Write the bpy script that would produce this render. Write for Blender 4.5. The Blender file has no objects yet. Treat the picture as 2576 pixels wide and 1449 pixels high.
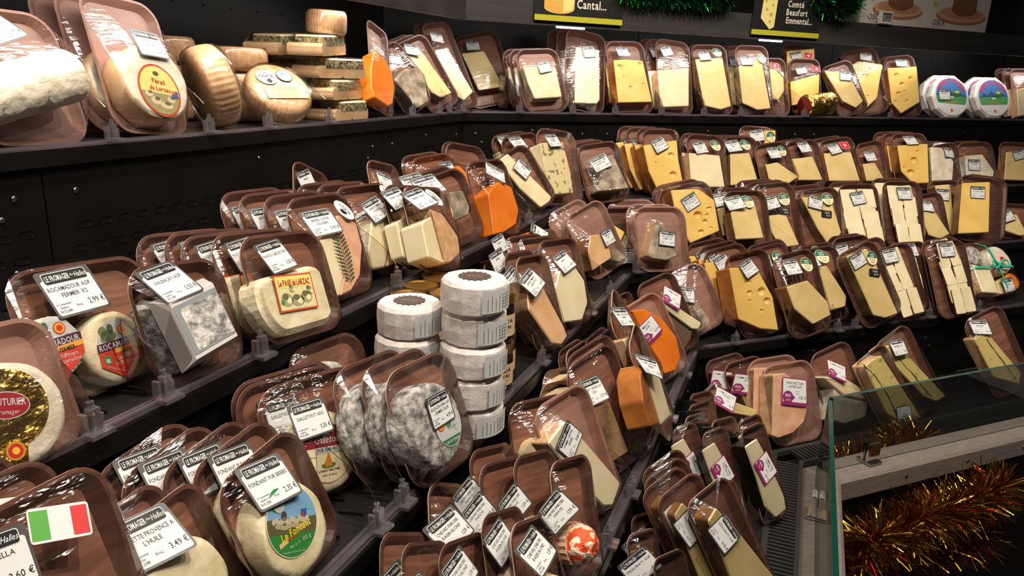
import bpy, bmesh, math, random
import numpy as np
from mathutils import Matrix, Vector
from mathutils.geometry import tessellate_polygon
random.seed(7); rng = np.random.default_rng(7)
scene = bpy.context.scene
COL = scene.collection
CAMZ = 1.5
# ------------------------------------------------------------------ camera (world: x along right wing, y into the wall, z up)
F, CX, CY = 1870.0, 1288.0, 724.5
RM = np.array([[0.91817347, -0.07849435, 0.38832476], [-0.39444448, -0.272729, 0.87751492], [0.03702746, -0.95888348, -0.2813742]])
O = np.array([0, 0, CAMZ])
cam = bpy.data.cameras.new('camera'); cam.sensor_width = 36; cam.lens = F / 2576 * 36; cam.clip_start = 0.02; cam.clip_end = 60
co = bpy.data.objects.new('camera', cam); COL.objects.link(co); scene.camera = co
rx, uy, bz = RM @ [1, 0, 0], RM @ [0, -1, 0], RM @ [0, 0, -1]
co.matrix_world = Matrix(((rx[0], uy[0], bz[0], 0), (rx[1], uy[1], bz[1], 0), (rx[2], uy[2], bz[2], CAMZ), (0, 0, 0, 1)))
# ------------------------------------------------------------------ world, exposure
wd = bpy.data.worlds.new('store'); scene.world = wd; wd.use_nodes = True
wd.node_tree.nodes['Background'].inputs[0].default_value = (1, .93, .86, 1); wd.node_tree.nodes['Background'].inputs[1].default_value = .03
vs = scene.view_settings; vs.view_transform = 'Standard'; vs.look = 'None'; vs.gamma = 1; vs.use_curve_mapping = False; vs.exposure = 0.0
# ------------------------------------------------------------------ shelf geometry of the two wings
S = 1.5
BIS = np.array([math.cos(math.radians(-67.5)), math.sin(math.radians(-67.5))]); NB = np.array([-BIS[1], BIS[0]])
def corner(t, z): return np.r_[S * (NB + BIS * t), S * z + CAMZ]
ST = [-1.1, -.816, -.681, -.544, -.40]; SZ = [-.084, -.2196, -.3183, -.412, -.532]
C = [corner(t, z) for t, z in zip(ST, SZ)]
q2 = math.sqrt(.5)
D = {'L': np.array([q2, q2, 0]), 'R': np.array([1., 0, 0])}       # direction along the wing
N = {'L': np.array([q2, -q2, 0]), 'R': np.array([0, -1., 0])}     # direction out to the aisle
UP = np.array([0, 0, 1.])
def ray(px, py): return RM @ np.array([(px - CX) / F, (py - CY) / F, 1.])
def proj(p):
    c = RM.T @ (np.asarray(p, float) - O); return np.array([CX + F * c[0] / c[2], CY + F * c[1] / c[2]])
def hit(px, p0, n):
    r = ray(*px); return O + r * (((p0 - O) @ n) / (r @ n))
# ------------------------------------------------------------------ lights: store ceiling spots and the LED bars under the fascia
def area(name, loc, target, sx, sy, power, col=(1, .9, .8), spread=180):
    l = bpy.data.lights.new(name, 'AREA'); l.shape = 'RECTANGLE'; l.size = sx; l.size_y = sy; l.energy = power; l.color = col; l.spread = math.radians(spread)
    o = bpy.data.objects.new(name, l); COL.objects.link(o); o.location = loc
    return o
def aim(o, xdir, zneg):
    z = -Vector(zneg).normalized(); x = Vector(xdir).normalized(); y = z.cross(x).normalized(); x = y.cross(z)
    o.matrix_world = Matrix.Translation(o.location) @ Matrix((x, y, z)).transposed().to_4x4()
FC = corner(-1.10, .087)      # fascia bottom corner
LED_L, LED_R, SPOT = 4.6, 5.0, 29.5
for wing, ln, pw in (('L', 2.2, LED_L), ('R', 3.0, LED_R)):
    sg = -1 if wing == 'L' else 1
    p = FC + D[wing] * sg * ln / 2 - N[wing] * .03 + UP * .012
    o = area('led_bar_light_' + wing, p, None, ln, .02, pw, (1, .90, .82)); aim(o, D[wing], (-UP * 1.0 + N[wing] * .12))
for i, (x, y, e) in enumerate([(.1, .55, .9), (.75, .1, 1.25), (1.5, .25, .9), (-.35, -.1, .95), (2.4, .6, .5)]):
    l = bpy.data.lights.new('ceiling_spot_light', 'SPOT'); l.energy = SPOT * e * 4; l.color = (1, .89, .76); l.spot_size = math.radians(95); l.spot_blend = .6; l.shadow_soft_size = .045
    o = bpy.data.objects.new('ceiling_spot_light', l); COL.objects.link(o); o.location = (x, y, 3.3)
    aim(o, (1, 0, 0), Vector((.75, 1.25, 1.0)) - o.location)
# ------------------------------------------------------------------ helpers: objects and tags
def link(o, parent=None):
    COL.objects.link(o)
    if parent: o.parent = parent
    return o
def tag(o, label, cat, group=None, kind=None):
    if kind: o['kind'] = kind
    if label: o['label'] = label
    if cat: o['category'] = cat
    if group: o['group'] = group
    return o
def struct(o): o['kind'] = 'structure'; return o
def empty(name, loc=(0, 0, 0), mat=None):
    o = bpy.data.objects.new(name, None); o.empty_display_size = .02; COL.objects.link(o)
    o.matrix_world = mat if mat is not None else Matrix.Translation(loc)
    return o
def mesh(name, v, f, mats, mi=None, smooth=False):
    m = bpy.data.meshes.new(name); m.from_pydata([tuple(p) for p in v], [], [tuple(int(i) for i in q) for q in f])
    for x in (mats if isinstance(mats, (list, tuple)) else [mats]): m.materials.append(x)
    if mi is not None: m.polygons.foreach_set('material_index', np.asarray(mi, dtype=np.int32))
    if smooth: m.polygons.foreach_set('use_smooth', np.ones(len(f), bool))
    m.update(); return m
def ob(name, me, parent=None): return link(bpy.data.objects.new(name, me), parent)
def recalc(m):
    bm = bmesh.new(); bm.from_mesh(m); bmesh.ops.recalc_face_normals(bm, faces=bm.faces); bm.to_mesh(m); bm.free(); return m
class MB:
    def __init__(s): s.v = []; s.f = []; s.m = []
    def add(s, v, f, mi=0):
        o = len(s.v); s.v += [tuple(p) for p in v]; s.f += [tuple(i + o for i in q) for q in f]; s.m += [mi] * len(f)
    def box(s, c, ax, ay, az, mi=0):      # centre, three half vectors
        c, ax, ay, az = (np.asarray(k, float) for k in (c, ax, ay, az))
        v = [c + i * ax + j * ay + k * az for i in (-1, 1) for j in (-1, 1) for k in (-1, 1)]
        s.add(v, [(0, 1, 3, 2), (4, 6, 7, 5), (0, 4, 5, 1), (2, 3, 7, 6), (0, 2, 6, 4), (1, 5, 7, 3)], mi)
    def prism(s, poly, d, mi=0):          # 3D polygon swept along vector d
        n = len(poly); p = [np.asarray(k, float) for k in poly]
        s.add(p + [k + d for k in p], [tuple(range(n))[::-1], tuple(range(n, 2 * n))] + [(i, (i + 1) % n, n + (i + 1) % n, n + i) for i in range(n)], mi)
    def tube(s, pts, r, k=8, mi=0):
        rings = []
        for i, p in enumerate(pts):
            t = Vector(np.asarray(pts[min(i + 1, len(pts) - 1)]) - np.asarray(pts[max(i - 1, 0)])).normalized()
            a = t.orthogonal().normalized(); b = t.cross(a)
            rings += [Vector(p) + r * (math.cos(j * 2 * math.pi / k) * a + math.sin(j * 2 * math.pi / k) * b) for j in range(k)]
        f = [(i * k + j, i * k + (j + 1) % k, (i + 1) * k + (j + 1) % k, (i + 1) * k + j) for i in range(len(pts) - 1) for j in range(k)]
        s.add(rings, f + [tuple(range(k))[::-1], tuple(range((len(pts) - 1) * k, len(pts) * k))], mi)
    def lathe(s, prof, k=32, mi=0, wob=None):   # (r,z) profile about z
        v = []
        for i, (r, z) in enumerate(prof):
            for j in range(k):
                a = j * 2 * math.pi / k; rr = r * (wob(a, z) if wob else 1); v.append((rr * math.cos(a), rr * math.sin(a), z))
        f = [(i * k + j, i * k + (j + 1) % k, (i + 1) * k + (j + 1) % k, (i + 1) * k + j) for i in range(len(prof) - 1) for j in range(k)]
        s.add(v, f + [tuple(range(k))[::-1], tuple(range((len(prof) - 1) * k, len(prof) * k))], mi)
    def done(s, name, mats, smooth=False): return recalc(mesh(name, s.v, s.f, mats, s.m, smooth))
# ------------------------------------------------------------------ materials
MATS = {}
def newmat(name):
    m = bpy.data.materials.new(name); m.use_nodes = True; nt = m.node_tree
    return m, nt, nt.nodes['Principled BSDF']
def srgb(*c): return tuple((x / 12.92 if x <= .04045 else ((x + .055) / 1.055) ** 2.4) for x in (k / 255 for k in c))
def flat(name, c, rough=.5, metal=0, spec=.5):
    if name in MATS: return MATS[name]
    m, nt, p = newmat(name); p.inputs['Base Color'].default_value = (*c, 1); p.inputs['Roughness'].default_value = rough; p.inputs['Metallic'].default_value = metal
    p.inputs['Specular IOR Level'].default_value = spec
    MATS[name] = m; return m
def noisy(name, c1, c2, scale=40, rough=.45, bump=.2, stretch=(1, 1, 1), detail=3, metal=0, c3=None, lo=.35, hi=.65, bscale=None, dist=.002, spec=.5):
    if name in MATS: return MATS[name]
    m, nt, p = newmat(name); L = nt.links; nd = nt.nodes.new
    tc = nd('ShaderNodeTexCoord'); mp = nd('ShaderNodeMapping'); mp.inputs['Scale'].default_value = stretch
    oi = nd('ShaderNodeObjectInfo'); ad = nd('ShaderNodeVectorMath'); ad.operation = 'ADD'; sc = nd('ShaderNodeVectorMath'); sc.operation = 'SCALE'; sc.inputs['Scale'].default_value = 7
    L.new(oi.outputs['Random'], sc.inputs[0]); L.new(tc.outputs['Object'], ad.inputs[0]); L.new(sc.outputs[0], ad.inputs[1]); L.new(ad.outputs[0], mp.inputs[0])
    n = nd('ShaderNodeTexNoise'); n.inputs['Scale'].default_value = scale; n.inputs['Detail'].default_value = detail; L.new(mp.outputs[0], n.inputs['Vector'])
    r = nd('ShaderNodeValToRGB'); r.color_ramp.elements[0].position = lo; r.color_ramp.elements[1].position = hi
    r.color_ramp.elements[0].color = (*c1, 1); r.color_ramp.elements[1].color = (*c2, 1)
    if c3: e = r.color_ramp.elements.new((lo + hi) / 2); e.color = (*c3, 1)
    L.new(n.outputs['Fac'], r.inputs[0]); L.new(r.outputs[0], p.inputs['Base Color'])
    p.inputs['Roughness'].default_value = rough; p.inputs['Metallic'].default_value = metal; p.inputs['Specular IOR Level'].default_value = spec
    if bump:
        n2 = n
        if bscale: n2 = nd('ShaderNodeTexNoise'); n2.inputs['Scale'].default_value = bscale; n2.inputs['Detail'].default_value = 4; L.new(mp.outputs[0], n2.inputs['Vector'])
        b = nd('ShaderNodeBump'); b.inputs['Strength'].default_value = bump; b.inputs['Distance'].default_value = dist; L.new(n2.outputs['Fac'], b.inputs['Height']); L.new(b.outputs[0], p.inputs['Normal'])
    MATS[name] = m; return m
def wave(name, c1, c2, scale, dirn='Y', rough=.5, bump=.4, dist=.0015, distort=0.):
    if name in MATS: return MATS[name]
    m, nt, p = newmat(name); L = nt.links; nd = nt.nodes.new
    tc = nd('ShaderNodeTexCoord'); w = nd('ShaderNodeTexWave'); w.bands_direction = dirn; w.inputs['Scale'].default_value = scale; w.inputs['Distortion'].default_value = distort; L.new(tc.outputs['Object'], w.inputs[0])
    r = nd('ShaderNodeValToRGB'); r.color_ramp.elements[0].color = (*c1, 1); r.color_ramp.elements[1].color = (*c2, 1); L.new(w.outputs['Fac'], r.inputs[0]); L.new(r.outputs[0], p.inputs['Base Color'])
    b = nd('ShaderNodeBump'); b.inputs['Strength'].default_value = bump; b.inputs['Distance'].default_value = dist; L.new(w.outputs['Fac'], b.inputs['Height']); L.new(b.outputs[0], p.inputs['Normal'])
    p.inputs['Roughness'].default_value = rough; MATS[name] = m; return m
def clear(name, tint, gloss=.06, rough=.06, bump=0, scale=30, stretch=(1, 1, 1), solid=0., solidc=(.5, .5, .5), fres=.8):
    if name in MATS: return MATS[name]
    m, nt, p = newmat(name); nt.nodes.remove(p); L = nt.links; nd = nt.nodes.new; out = nt.nodes['Material Output']
    tr = nd('ShaderNodeBsdfTransparent'); tr.inputs[0].default_value = (*tint, 1); gl = nd('ShaderNodeBsdfGlossy'); gl.inputs['Roughness'].default_value = rough
    lw = nd('ShaderNodeLayerWeight'); lw.inputs['Blend'].default_value = .22; mr = nd('ShaderNodeMath'); mr.operation = 'MULTIPLY_ADD'; mr.inputs[1].default_value = fres; mr.inputs[2].default_value = gloss
    mr.use_clamp = True
    L.new(lw.outputs['Fresnel'], mr.inputs[0]); mx = nd('ShaderNodeMixShader'); L.new(mr.outputs[0], mx.inputs[0]); L.new(gl.outputs[0], mx.inputs[2])
    base = tr.outputs[0]
    if solid:
        df = nd('ShaderNodeBsdfDiffuse'); df.inputs[0].default_value = (*solidc, 1); m2 = nd('ShaderNodeMixShader'); m2.inputs[0].default_value = solid; L.new(tr.outputs[0], m2.inputs[1]); L.new(df.outputs[0], m2.inputs[2]); base = m2.outputs[0]
    L.new(base, mx.inputs[1]); L.new(mx.outputs[0], out.inputs['Surface'])
    if bump:
        tc = nd('ShaderNodeTexCoord'); mp = nd('ShaderNodeMapping'); mp.inputs['Scale'].default_value = stretch; mp.inputs['Rotation'].default_value = (0, 0, .5)
        oi = nd('ShaderNodeObjectInfo'); sc = nd('ShaderNodeVectorMath'); sc.operation = 'SCALE'; sc.inputs['Scale'].default_value = 9; ad = nd('ShaderNodeVectorMath'); L.new(oi.outputs['Random'], sc.inputs[0]); L.new(sc.outputs[0], ad.inputs[0]); L.new(tc.outputs['Object'], ad.inputs[1]); L.new(ad.outputs[0], mp.inputs[0])
        n = nd('ShaderNodeTexNoise'); n.inputs['Scale'].default_value = scale; n.inputs['Detail'].default_value = 2; L.new(mp.outputs[0], n.inputs['Vector'])
        b = nd('ShaderNodeBump'); b.inputs['Strength'].default_value = bump; b.inputs['Distance'].default_value = .004; L.new(n.outputs['Fac'], b.inputs['Height']); n3 = nd('ShaderNodeTexNoise'); n3.inputs['Scale'].default_value = 14; L.new(ad.outputs[0], n3.inputs['Vector']); rp = nd('ShaderNodeMapRange'); rp.inputs['From Min'].default_value = .50; rp.inputs['From Max'].default_value = .66; rp.inputs['To Min'].default_value = bump * .12; rp.inputs['To Max'].default_value = bump; L.new(n3.outputs['Fac'], rp.inputs['Value']); L.new(rp.outputs[0], b.inputs['Strength']); L.new(b.outputs[0], gl.inputs['Normal'])
    MATS[name] = m; return m
def emit(name, c, s):
    if name in MATS: return MATS[name]
    m, nt, p = newmat(name); p.inputs['Emission Color'].default_value = (*c, 1); p.inputs['Emission Strength'].default_value = s; p.inputs['Base Color'].default_value = (*c, 1); MATS[name] = m; return m
BLACK = noisy('black_enamel', (.0045, .004, .004), (.007, .006, .006), 8, .36, .05, bscale=300, dist=.0005, spec=.14)
DECK = noisy('black_deck_plastic', (.005, .005, .005), (.008, .0075, .0075), 20, .42, .1)
BOARD = noisy('grey_wood_fascia', (.018, .016, .0145), (.036, .032, .029), 14, .55, .25, (.06, 1, 1), 6, bscale=60)
STEEL = noisy('brushed_steel', (.26, .22, .195), (.34, .29, .26), 30, .42, .15, (1, 8, 8), 4, .55, bscale=80, dist=.0004)
CHROME = flat('chrome', (.6, .57, .54), .12, 1)
ACRYL = clear('acrylic_strip', (.84, .80, .84), .06, .10, 0, solid=.10, solidc=(.42, .37, .42))
FIN = clear('acrylic_fin', (.90, .89, .90), .03, .05, fres=.5)
FINEDGE = clear('acrylic_edge', (.30, .28, .28), .12, .1, solid=.25, solidc=(.08, .07, .07))
CLIP = clear('acrylic_clip', (.93, .92, .93), .14, .10, .25, 90, solid=.07, solidc=(.75, .7, .72))
GLASS = clear('pane_glass', (.90, .94, .92), .02, .01, fres=.7)
GEDGE = flat('glass_green_edge', (.004, .038, .029), .15)
FILM = clear('cling_film', (.965, .955, .95), .075, .11, 1.0, 40, (1, 3.6, 1), fres=.55)
TRAYD = noisy('tray_dark_print', (.085, .036, .025), (.135, .058, .041), 16, .38, .12, (1, 9, 1), 5, bscale=40, dist=.0008)
TRAYW = noisy('tray_wood_print', (.16, .068, .042), (.29, .130, .082), 13, .40, .10, (1, 9, 1), 6, bscale=40, dist=.0008, c3=(.21, .092, .058))
TRAYP = noisy('tray_pink_print', (.27, .145, .11), (.36, .20, .155), 10, .42, .06, (1, 5, 1), 4, dist=.0008)
TRAYE = flat('tray_cut_edge', srgb(190, 165, 145), .7)
PAPER = noisy('white_wrap_paper', srgb(205, 196, 190), srgb(232, 224, 220), 25, .62, .8, bscale=28, dist=.004)
def style(k):
    g = {
        'comte': lambda: noisy('paste_comte', srgb(214, 190, 128), srgb(226, 204, 146), 18, .42, .12, bscale=70, dist=.001),
        'pale': lambda: noisy('paste_pale', srgb(224, 211, 172), srgb(235, 224, 190), 18, .42, .12, bscale=70, dist=.001),
        'cream': lambda: noisy('paste_cream', srgb(222, 202, 160), srgb(234, 216, 178), 30, .45, .35, bscale=60, dist=.002),
        'peach': lambda: noisy('paste_peach', srgb(214, 170, 122), srgb(228, 190, 146), 25, .42, .2, bscale=60, dist=.001),
        'emm': lambda: noisy('paste_emmental', srgb(222, 186, 100), srgb(234, 202, 122), 12, .38, .12, bscale=50, dist=.001),
        'orange': lambda: noisy('paste_orange', srgb(222, 116, 26), srgb(234, 136, 40), 22, .42, .12, bscale=70, dist=.001),
        'orangerind': lambda: noisy('rind_amber', srgb(140, 78, 26), srgb(190, 118, 50), 22, .5, .3),
        'white': lambda: noisy('rind_white', srgb(205, 194, 172), srgb(232, 224, 204), 34, .6, .9, bscale=55, dist=.004),
        'ivory': lambda: noisy('rind_ivory', srgb(216, 202, 160), srgb(236, 226, 192), 30, .55, .8, bscale=40, dist=.004),
        'ash': lambda: noisy('rind_ash', srgb(96, 94, 92), srgb(206, 202, 196), 85, .7, 1., bscale=110, dist=.004, detail=4),
        'greyrind': lambda: noisy('rind_grey', srgb(118, 104, 86), srgb(186, 172, 150), 40, .65, .8, bscale=60, dist=.003, detail=5),
        'bark': lambda: noisy('rind_bark', srgb(92, 68, 46), srgb(162, 128, 88), 26, .7, .9, bscale=50, dist=.003, detail=5),
        'brownrind': lambda: noisy('rind_brown', srgb(104, 70, 40), srgb(150, 106, 62), 26, .55, .5),
        'tan': lambda: noisy('rind_tan', srgb(196, 152, 108), srgb(222, 184, 142), 60, .5, .5, bscale=70),
        'pinkrind': lambda: noisy('rind_pink', srgb(214, 160, 128), srgb(230, 190, 156), 35, .5, .1),
        'speck': lambda: noisy('paste_blue_speckled', srgb(134, 130, 88), srgb(226, 210, 164), 75, .45, .4, lo=.33, hi=.42, bscale=80, detail=1),
        'morbier': lambda: noisy('paste_morbier', srgb(126, 126, 86), srgb(210, 192, 122), 60, .45, .3, lo=.25, hi=.40, bscale=70, detail=2),
        'line': lambda: flat('blue_mould_line', srgb(52, 60, 56), .7),
        'ridge': lambda: wave('rind_ridged', srgb(84, 62, 40), srgb(148, 120, 86), 75, 'Y', .6, .8, .002),
        'basket': lambda: wave('rind_basket', srgb(206, 160, 112), srgb(232, 192, 148), 60, 'Z', .5, .5, .001, 1.),
        'herb': lambda: noisy('herb_crust', srgb(52, 48, 28), srgb(176, 164, 120), 150, .8, 1., bscale=160, dist=.004, detail=4),
        'blackwrap': lambda: noisy('black_wax', (.006, .006, .006), (.012, .011, .010), 20, .18, .6, bscale=30, dist=.004),
        'papaya': lambda: noisy('papaya_coat', srgb(226, 84, 28), srgb(236, 214, 188), 110, .5, 1., lo=.50, hi=.56, bscale=110, dist=.004, detail=1),
        'raisin': lambda: noisy('raisin_coat', srgb(140, 84, 40), srgb(226, 206, 176), 90, .5, 1., lo=.42, hi=.5, bscale=90, dist=.004, detail=1),
        'gold': lambda: noisy('gold_foil', srgb(196, 150, 60), srgb(236, 206, 120), 30, .28, 1., bscale=45, dist=.006, metal=1.),
        'salami': lambda: noisy('dark_rind', srgb(96, 52, 38), srgb(140, 84, 62), 40, .45, .4),
        'beige': lambda: noisy('beige_board', srgb(206, 170, 126), srgb(222, 188, 146), 20, .5, .1),
        'pinkcase': lambda: noisy('pinkish_rind', srgb(188, 142, 110), srgb(206, 164, 132), 30, .45, .3),
    }
    return g[k]()
SIDE = {'comte': 'brownrind', 'emm': 'orangerind', 'pale': 'tan', 'cream': 'greyrind', 'orange': 'orange', 'speck': 'cream', 'morbier': 'tan', 'peach': 'bark'}
# ------------------------------------------------------------------ lettering: glyph outlines taken once from the built-in font
GL = {}
def load_glyphs():
    chars = sorted(set("ABCDEFGHIJKLMNOPQRSTUVWXYZabcdefghijklmnopqrstuvwxyz0123456789.,:-'/€éèÉçà&+*|x"))
    for bold in (0, 1):
        fc = bpy.data.curves.new('glyph', 'FONT'); fc.resolution_u = 2; fc.offset = .022 if bold else .004
        o = bpy.data.objects.new('glyph', fc); COL.objects.link(o)
        for ch in chars:
            fc.body = ch; bpy.context.view_layer.update()
            me = o.to_mesh(); me.calc_loop_triangles()
            v = np.array([x.co[:2] for x in me.vertices]).reshape(-1, 2); t = [tuple(x.vertices) for x in me.loop_triangles]
            o.to_mesh_clear()
            if len(v) == 0: continue
            x0 = v[:, 0].min(); GL[bold, ch] = (v - [x0, 0], t, v[:, 0].max() - x0 + .09)
        bpy.data.objects.remove(o); bpy.data.curves.remove(fc)
load_glyphs()
WHITE = lambda: flat('print_white', srgb(200, 202, 202), .6, 0, .25); INK = lambda: flat('print_black', (.014, .014, .014), .5, 0, .25); CHAR = lambda: flat('print_charcoal', srgb(66, 64, 64), .45)
def pc(r, g, b): return flat('print_%d_%d_%d' % (r, g, b), srgb(r, g, b), .5)
class Print:
    def __init__(s): s.v = []; s.f = []; s.mi = []; s.mats = []; s.nv = 0
    def mat(s, m):
        if m not in s.mats: s.mats.append(m)
        return s.mats.index(m)
    def raw(s, xy, faces, m, layer):
        k = s.mat(m); s.v.append(np.c_[xy, np.full(len(xy), layer * .00018)]); s.f += [tuple(i + s.nv for i in q) for q in faces]; s.mi += [k] * len(faces); s.nv += len(xy)
    def strip(s, xs, lo, hi, m, layer=0, ny=4):
        xy = []; n = ny + 1
        for x, a, b in zip(xs, lo, hi): xy += [(x, a + (b - a) * j / ny) for j in range(n)]
        s.raw(np.array(xy), [(i * n + j, (i + 1) * n + j, (i + 1) * n + j + 1, i * n + j + 1) for i in range(len(xs) - 1) for j in range(ny)], m, layer)
    def rrect(s, cx, cy, w, h, r, m, layer=0, ny=5, nx=8):
        xs = sorted(set([-w / 2 + r * (1 - math.cos(a)) for a in np.linspace(0, math.pi / 2, 4)] + list(np.linspace(-w / 2 + r, w / 2 - r, nx)) + [w / 2 - r * (1 - math.cos(a)) for a in np.linspace(0, math.pi / 2, 4)]))
        def cut(x):
            d = max(0, abs(x) - (w / 2 - r)); return r - math.sqrt(max(0, r * r - d * d))
        s.strip([cx + x for x in xs], [cy - h / 2 + cut(x) for x in xs], [cy + h / 2 - cut(x) for x in xs], m, layer, ny)
    def ell(s, cx, cy, rx, ry, m, layer=0, k=20, ny=4, y0=-1, y1=1):
        xs = [-math.cos(a) for a in np.linspace(0, math.pi, k)]; h = [math.sqrt(max(0, 1 - x * x)) for x in xs]
        s.strip([cx + rx * x for x in xs], [cy + ry * max(-a, min(a, y0)) for a in h], [cy + ry * min(a, max(-a, y1)) for a in h], m, layer, ny)
    def poly(s, pts, m, layer=0):
        t = tessellate_polygon([[Vector((x, y, 0)) for x, y in pts]]); s.raw(np.array(pts, float), [tuple(q) for q in t], m, layer)
    def text(s, st, cx, cy, h, m, layer=2, bold=0, sx=1., shear=0., maxw=None, align='c', rot=0., arc=None):
        h = h / .70; x = 0.; parts = []
        for ch in st:
            if ch == ' ': x += .32; continue
            g = GL.get((bold, ch))
            if g is None: continue
            parts.append((g, x)); x += g[2]
        if not parts: return
        wd = (x - .09) * h * sx
        if maxw and wd > maxw: sx *= maxw / wd; wd = maxw
        off = {'c': -wd / 2, 'l': 0, 'r': -wd}[align]; c_, s_ = math.cos(math.radians(rot)), math.sin(math.radians(rot))
        for (v, t, a), x in parts:
            p = v.copy(); p[:, 0] = (p[:, 0] + x) * h * sx + shear * p[:, 1] * h + off; p[:, 1] *= h
            if arc:   # bend on a circle of radius arc about (cx,cy)
                rr = arc + p[:, 1] * (1 if arc > 0 else 1); th = p[:, 0] / abs(arc); p = np.c_[np.sin(th) * rr, np.cos(th) * rr]
            p = np.c_[cx + c_ * p[:, 0] - s_ * p[:, 1], cy + s_ * p[:, 0] + c_ * p[:, 1]]
            s.raw(p, t, m, layer)
    def build(s, name, fz, pos=(0, 0), rot=0., scale=1., lift=.0007, parent=None):
        V = np.concatenate(s.v); c_, s_ = math.cos(rot), math.sin(rot)
        x = pos[0] + scale * (c_ * V[:, 0] - s_ * V[:, 1]); y = pos[1] + scale * (s_ * V[:, 0] + c_ * V[:, 1])
        z = fz(x, y) + lift + V[:, 2]
        return ob(name, mesh(name, np.c_[x, y, z], s.f, s.mats, s.mi), parent)
def price_label(l1, l2='', price='', date='30.12.2018', fine=True):
    P = Print(); w, h = .060, .050
    P.rrect(0, 0, w, h, .004, CHAR(), 0, 10, 12)
    P.rrect(0, -.0035, w - .005, h - .012, .0025, WHITE(), 1, 10, 12)
    P.rrect(0, .0165, .048, .0125, .0025, WHITE(), 2, 3, 10); P.rrect(0, .0165, .0465, .0112, .0022, INK(), 3, 3, 10)
    P.text('LE FROMAGER', -.0215, .0138, .0058, WHITE(), 4, 1, .62, 0, .026, 'l'); P.text('des', .0052, .0158, .0026, WHITE(), 4, 0, .8, .2, None, 'l'); P.text('Halles', .0098, .0140, .0052, WHITE(), 4, 0, .72, .28, .0125, 'l')
    P.text(l1, 0, .0030 if l2 else .0015, .0046, INK(), 2, 0, .82, 0, .050)
    if l2: P.text(l2, 0, -.0045, .0046, INK(), 2, 0, .82, 0, .050)
    P.text(price + ' €' if '€' not in price else price, .0265, -.0165, .0058, INK(), 2, 0, .8, 0, .022, 'r')
    if fine:
        P.text('Prix:', .0015, -.0165, .0028, INK(), 2, 0, .9, 0, None, 'r'); P.text('A Consommer', -.0255, -.0120, .0022, INK(), 2, 0, .85, 0, .016, 'l'); P.text("jusqu'au", -.0230, -.0155, .0022, INK(), 2, 0, .85, 0, .012, 'l'); P.text(date, -.0255, -.0198, .0027, INK(), 2, 0, .85, 0, .017, 'l')
    return P
def promo_label(l1, l2='', price=''):
    P = Print(); w, h = .058, .050; pu = pc(128, 32, 96); cr = pc(226, 196, 140)
    P.rrect(0, 0, w, h, .002, pu, 0, 10, 12); P.rrect(0, .002, w - .004, h - .008, .0015, cr, 1, 10, 12); P.rrect(0, .002, w - .005, h - .009, .0012, WHITE(), 2, 10, 12)
    P.text(l1, 0, .0135, .0044, INK(), 3, 0, .82, 0, .050)
    if l2: P.text(l2, 0, .0070, .0044, INK(), 3, 0, .82, 0, .050)
    P.ell(-.0155, -.0105, .0115, .0115, pu, 3); P.poly([(-.008, -.018), (.0005, -.0105), (-.008, -.003)], pu, 3)
    P.text('PRIX', -.0155, -.0100, .0052, WHITE(), 4, 1, .75); P.text('malin', -.0155, -.0170, .0044, pc(226, 160, 40), 4, 0, .8, .2)
    P.text(price + ' €', .0255, -.0125, .0054, INK(), 3, 0, .8, 0, .022, 'r')
    P.strip([-.0, .012], [.0005] * 2, [.0010] * 2, INK(), 3, 1); P.strip([.001, .011], [-.0035] * 2, [-.0030] * 2, INK(), 3, 1)
    return P
def comte_round(months='12 mois'):
    P = Print(); g = pc(28, 92, 62); P.ell(0, 0, .0175, .0175, pc(232, 220, 178), 0, 22, 6); P.ell(0, 0, .0168, .0168, g, 1, 20, 4, .02, 1)
    P.text('COMTE', 0, .0072, .0038, WHITE(), 2, 1, .8, 0, .020); P.text('AFFINE', 0, .0018, .0038, WHITE(), 2, 1, .8, 0, .024)
    P.text(months, 0, -.0065, .0054, pc(176, 60, 36), 2, 0, .8, .15, .029); P.strip([-.009, .009], [-.0105] * 2, [-.0095] * 2, pc(120, 90, 50), 2, 1); P.strip([-.006, .006], [-.013] * 2, [-.012] * 2, pc(120, 90, 50), 2, 1)
    return P
def swiss_flag():
    P = Print(); P.rrect(0, 0, .032, .024, .001, WHITE(), 0, 4, 5); P.rrect(0, 0, .0305, .0225, .001, pc(196, 36, 40), 1, 4, 5); P.rrect(0, 0, .0115, .0036, .0003, WHITE(), 2, 2, 3); P.rrect(0, 0, .0036, .0115, .0003, WHITE(), 2, 3, 3); return P
def black_tag():
    P = Print(); P.rrect(0, 0, .034, .021, .004, INK(), 0, 4, 6); P.text('coupé', .001, .0015, .0055, WHITE(), 1, 0, .8, .2); P.text('au fil', .004, -.0065, .0055, WHITE(), 1, 0, .8, .2); P.strip([-.010, .010], [.0078] * 2, [.0084] * 2, pc(170, 130, 60), 1, 1); return P
def corse_round():
    P = Print(); P.ell(0, 0, .021, .021, WHITE(), 0, 22, 6); P.text('FROMAGE', 0, .010, .0026, INK(), 1, 0, .8); P.text('CORSE', 0, .0015, .0062, INK(), 1, 1, .85, 0, .036); P.ell(0, -.008, .006, .006, INK(), 1, 10); P.ell(.004, -.005, .004, .003, INK(), 2, 8); return P
def fern():
    P = Print(); g = pc(38, 62, 36)
    P.poly([(-.0006, -.045), (.0006, -.045), (.0005, .045), (-.0005, .045)], g, 0)
    for k in range(15):
        y = -.040 + k * .0058; l = .013 * (1 - abs(k - 6) / 14)
        for s in (-1, 1):
            for j in range(3): a = l * (j + .5) / 3.; P.poly([(s * a * .8, y + a * .35), (s * (a + .0028), y + a * .35 + .0042), (s * (a + .0042), y + a * .35 + .0005)], g, 1 + j % 2)
            P.poly([(0, y), (s * l, y + l * .45), (s * l * .9, y + l * .45 - .0018)], g, 1)
    return P
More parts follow.
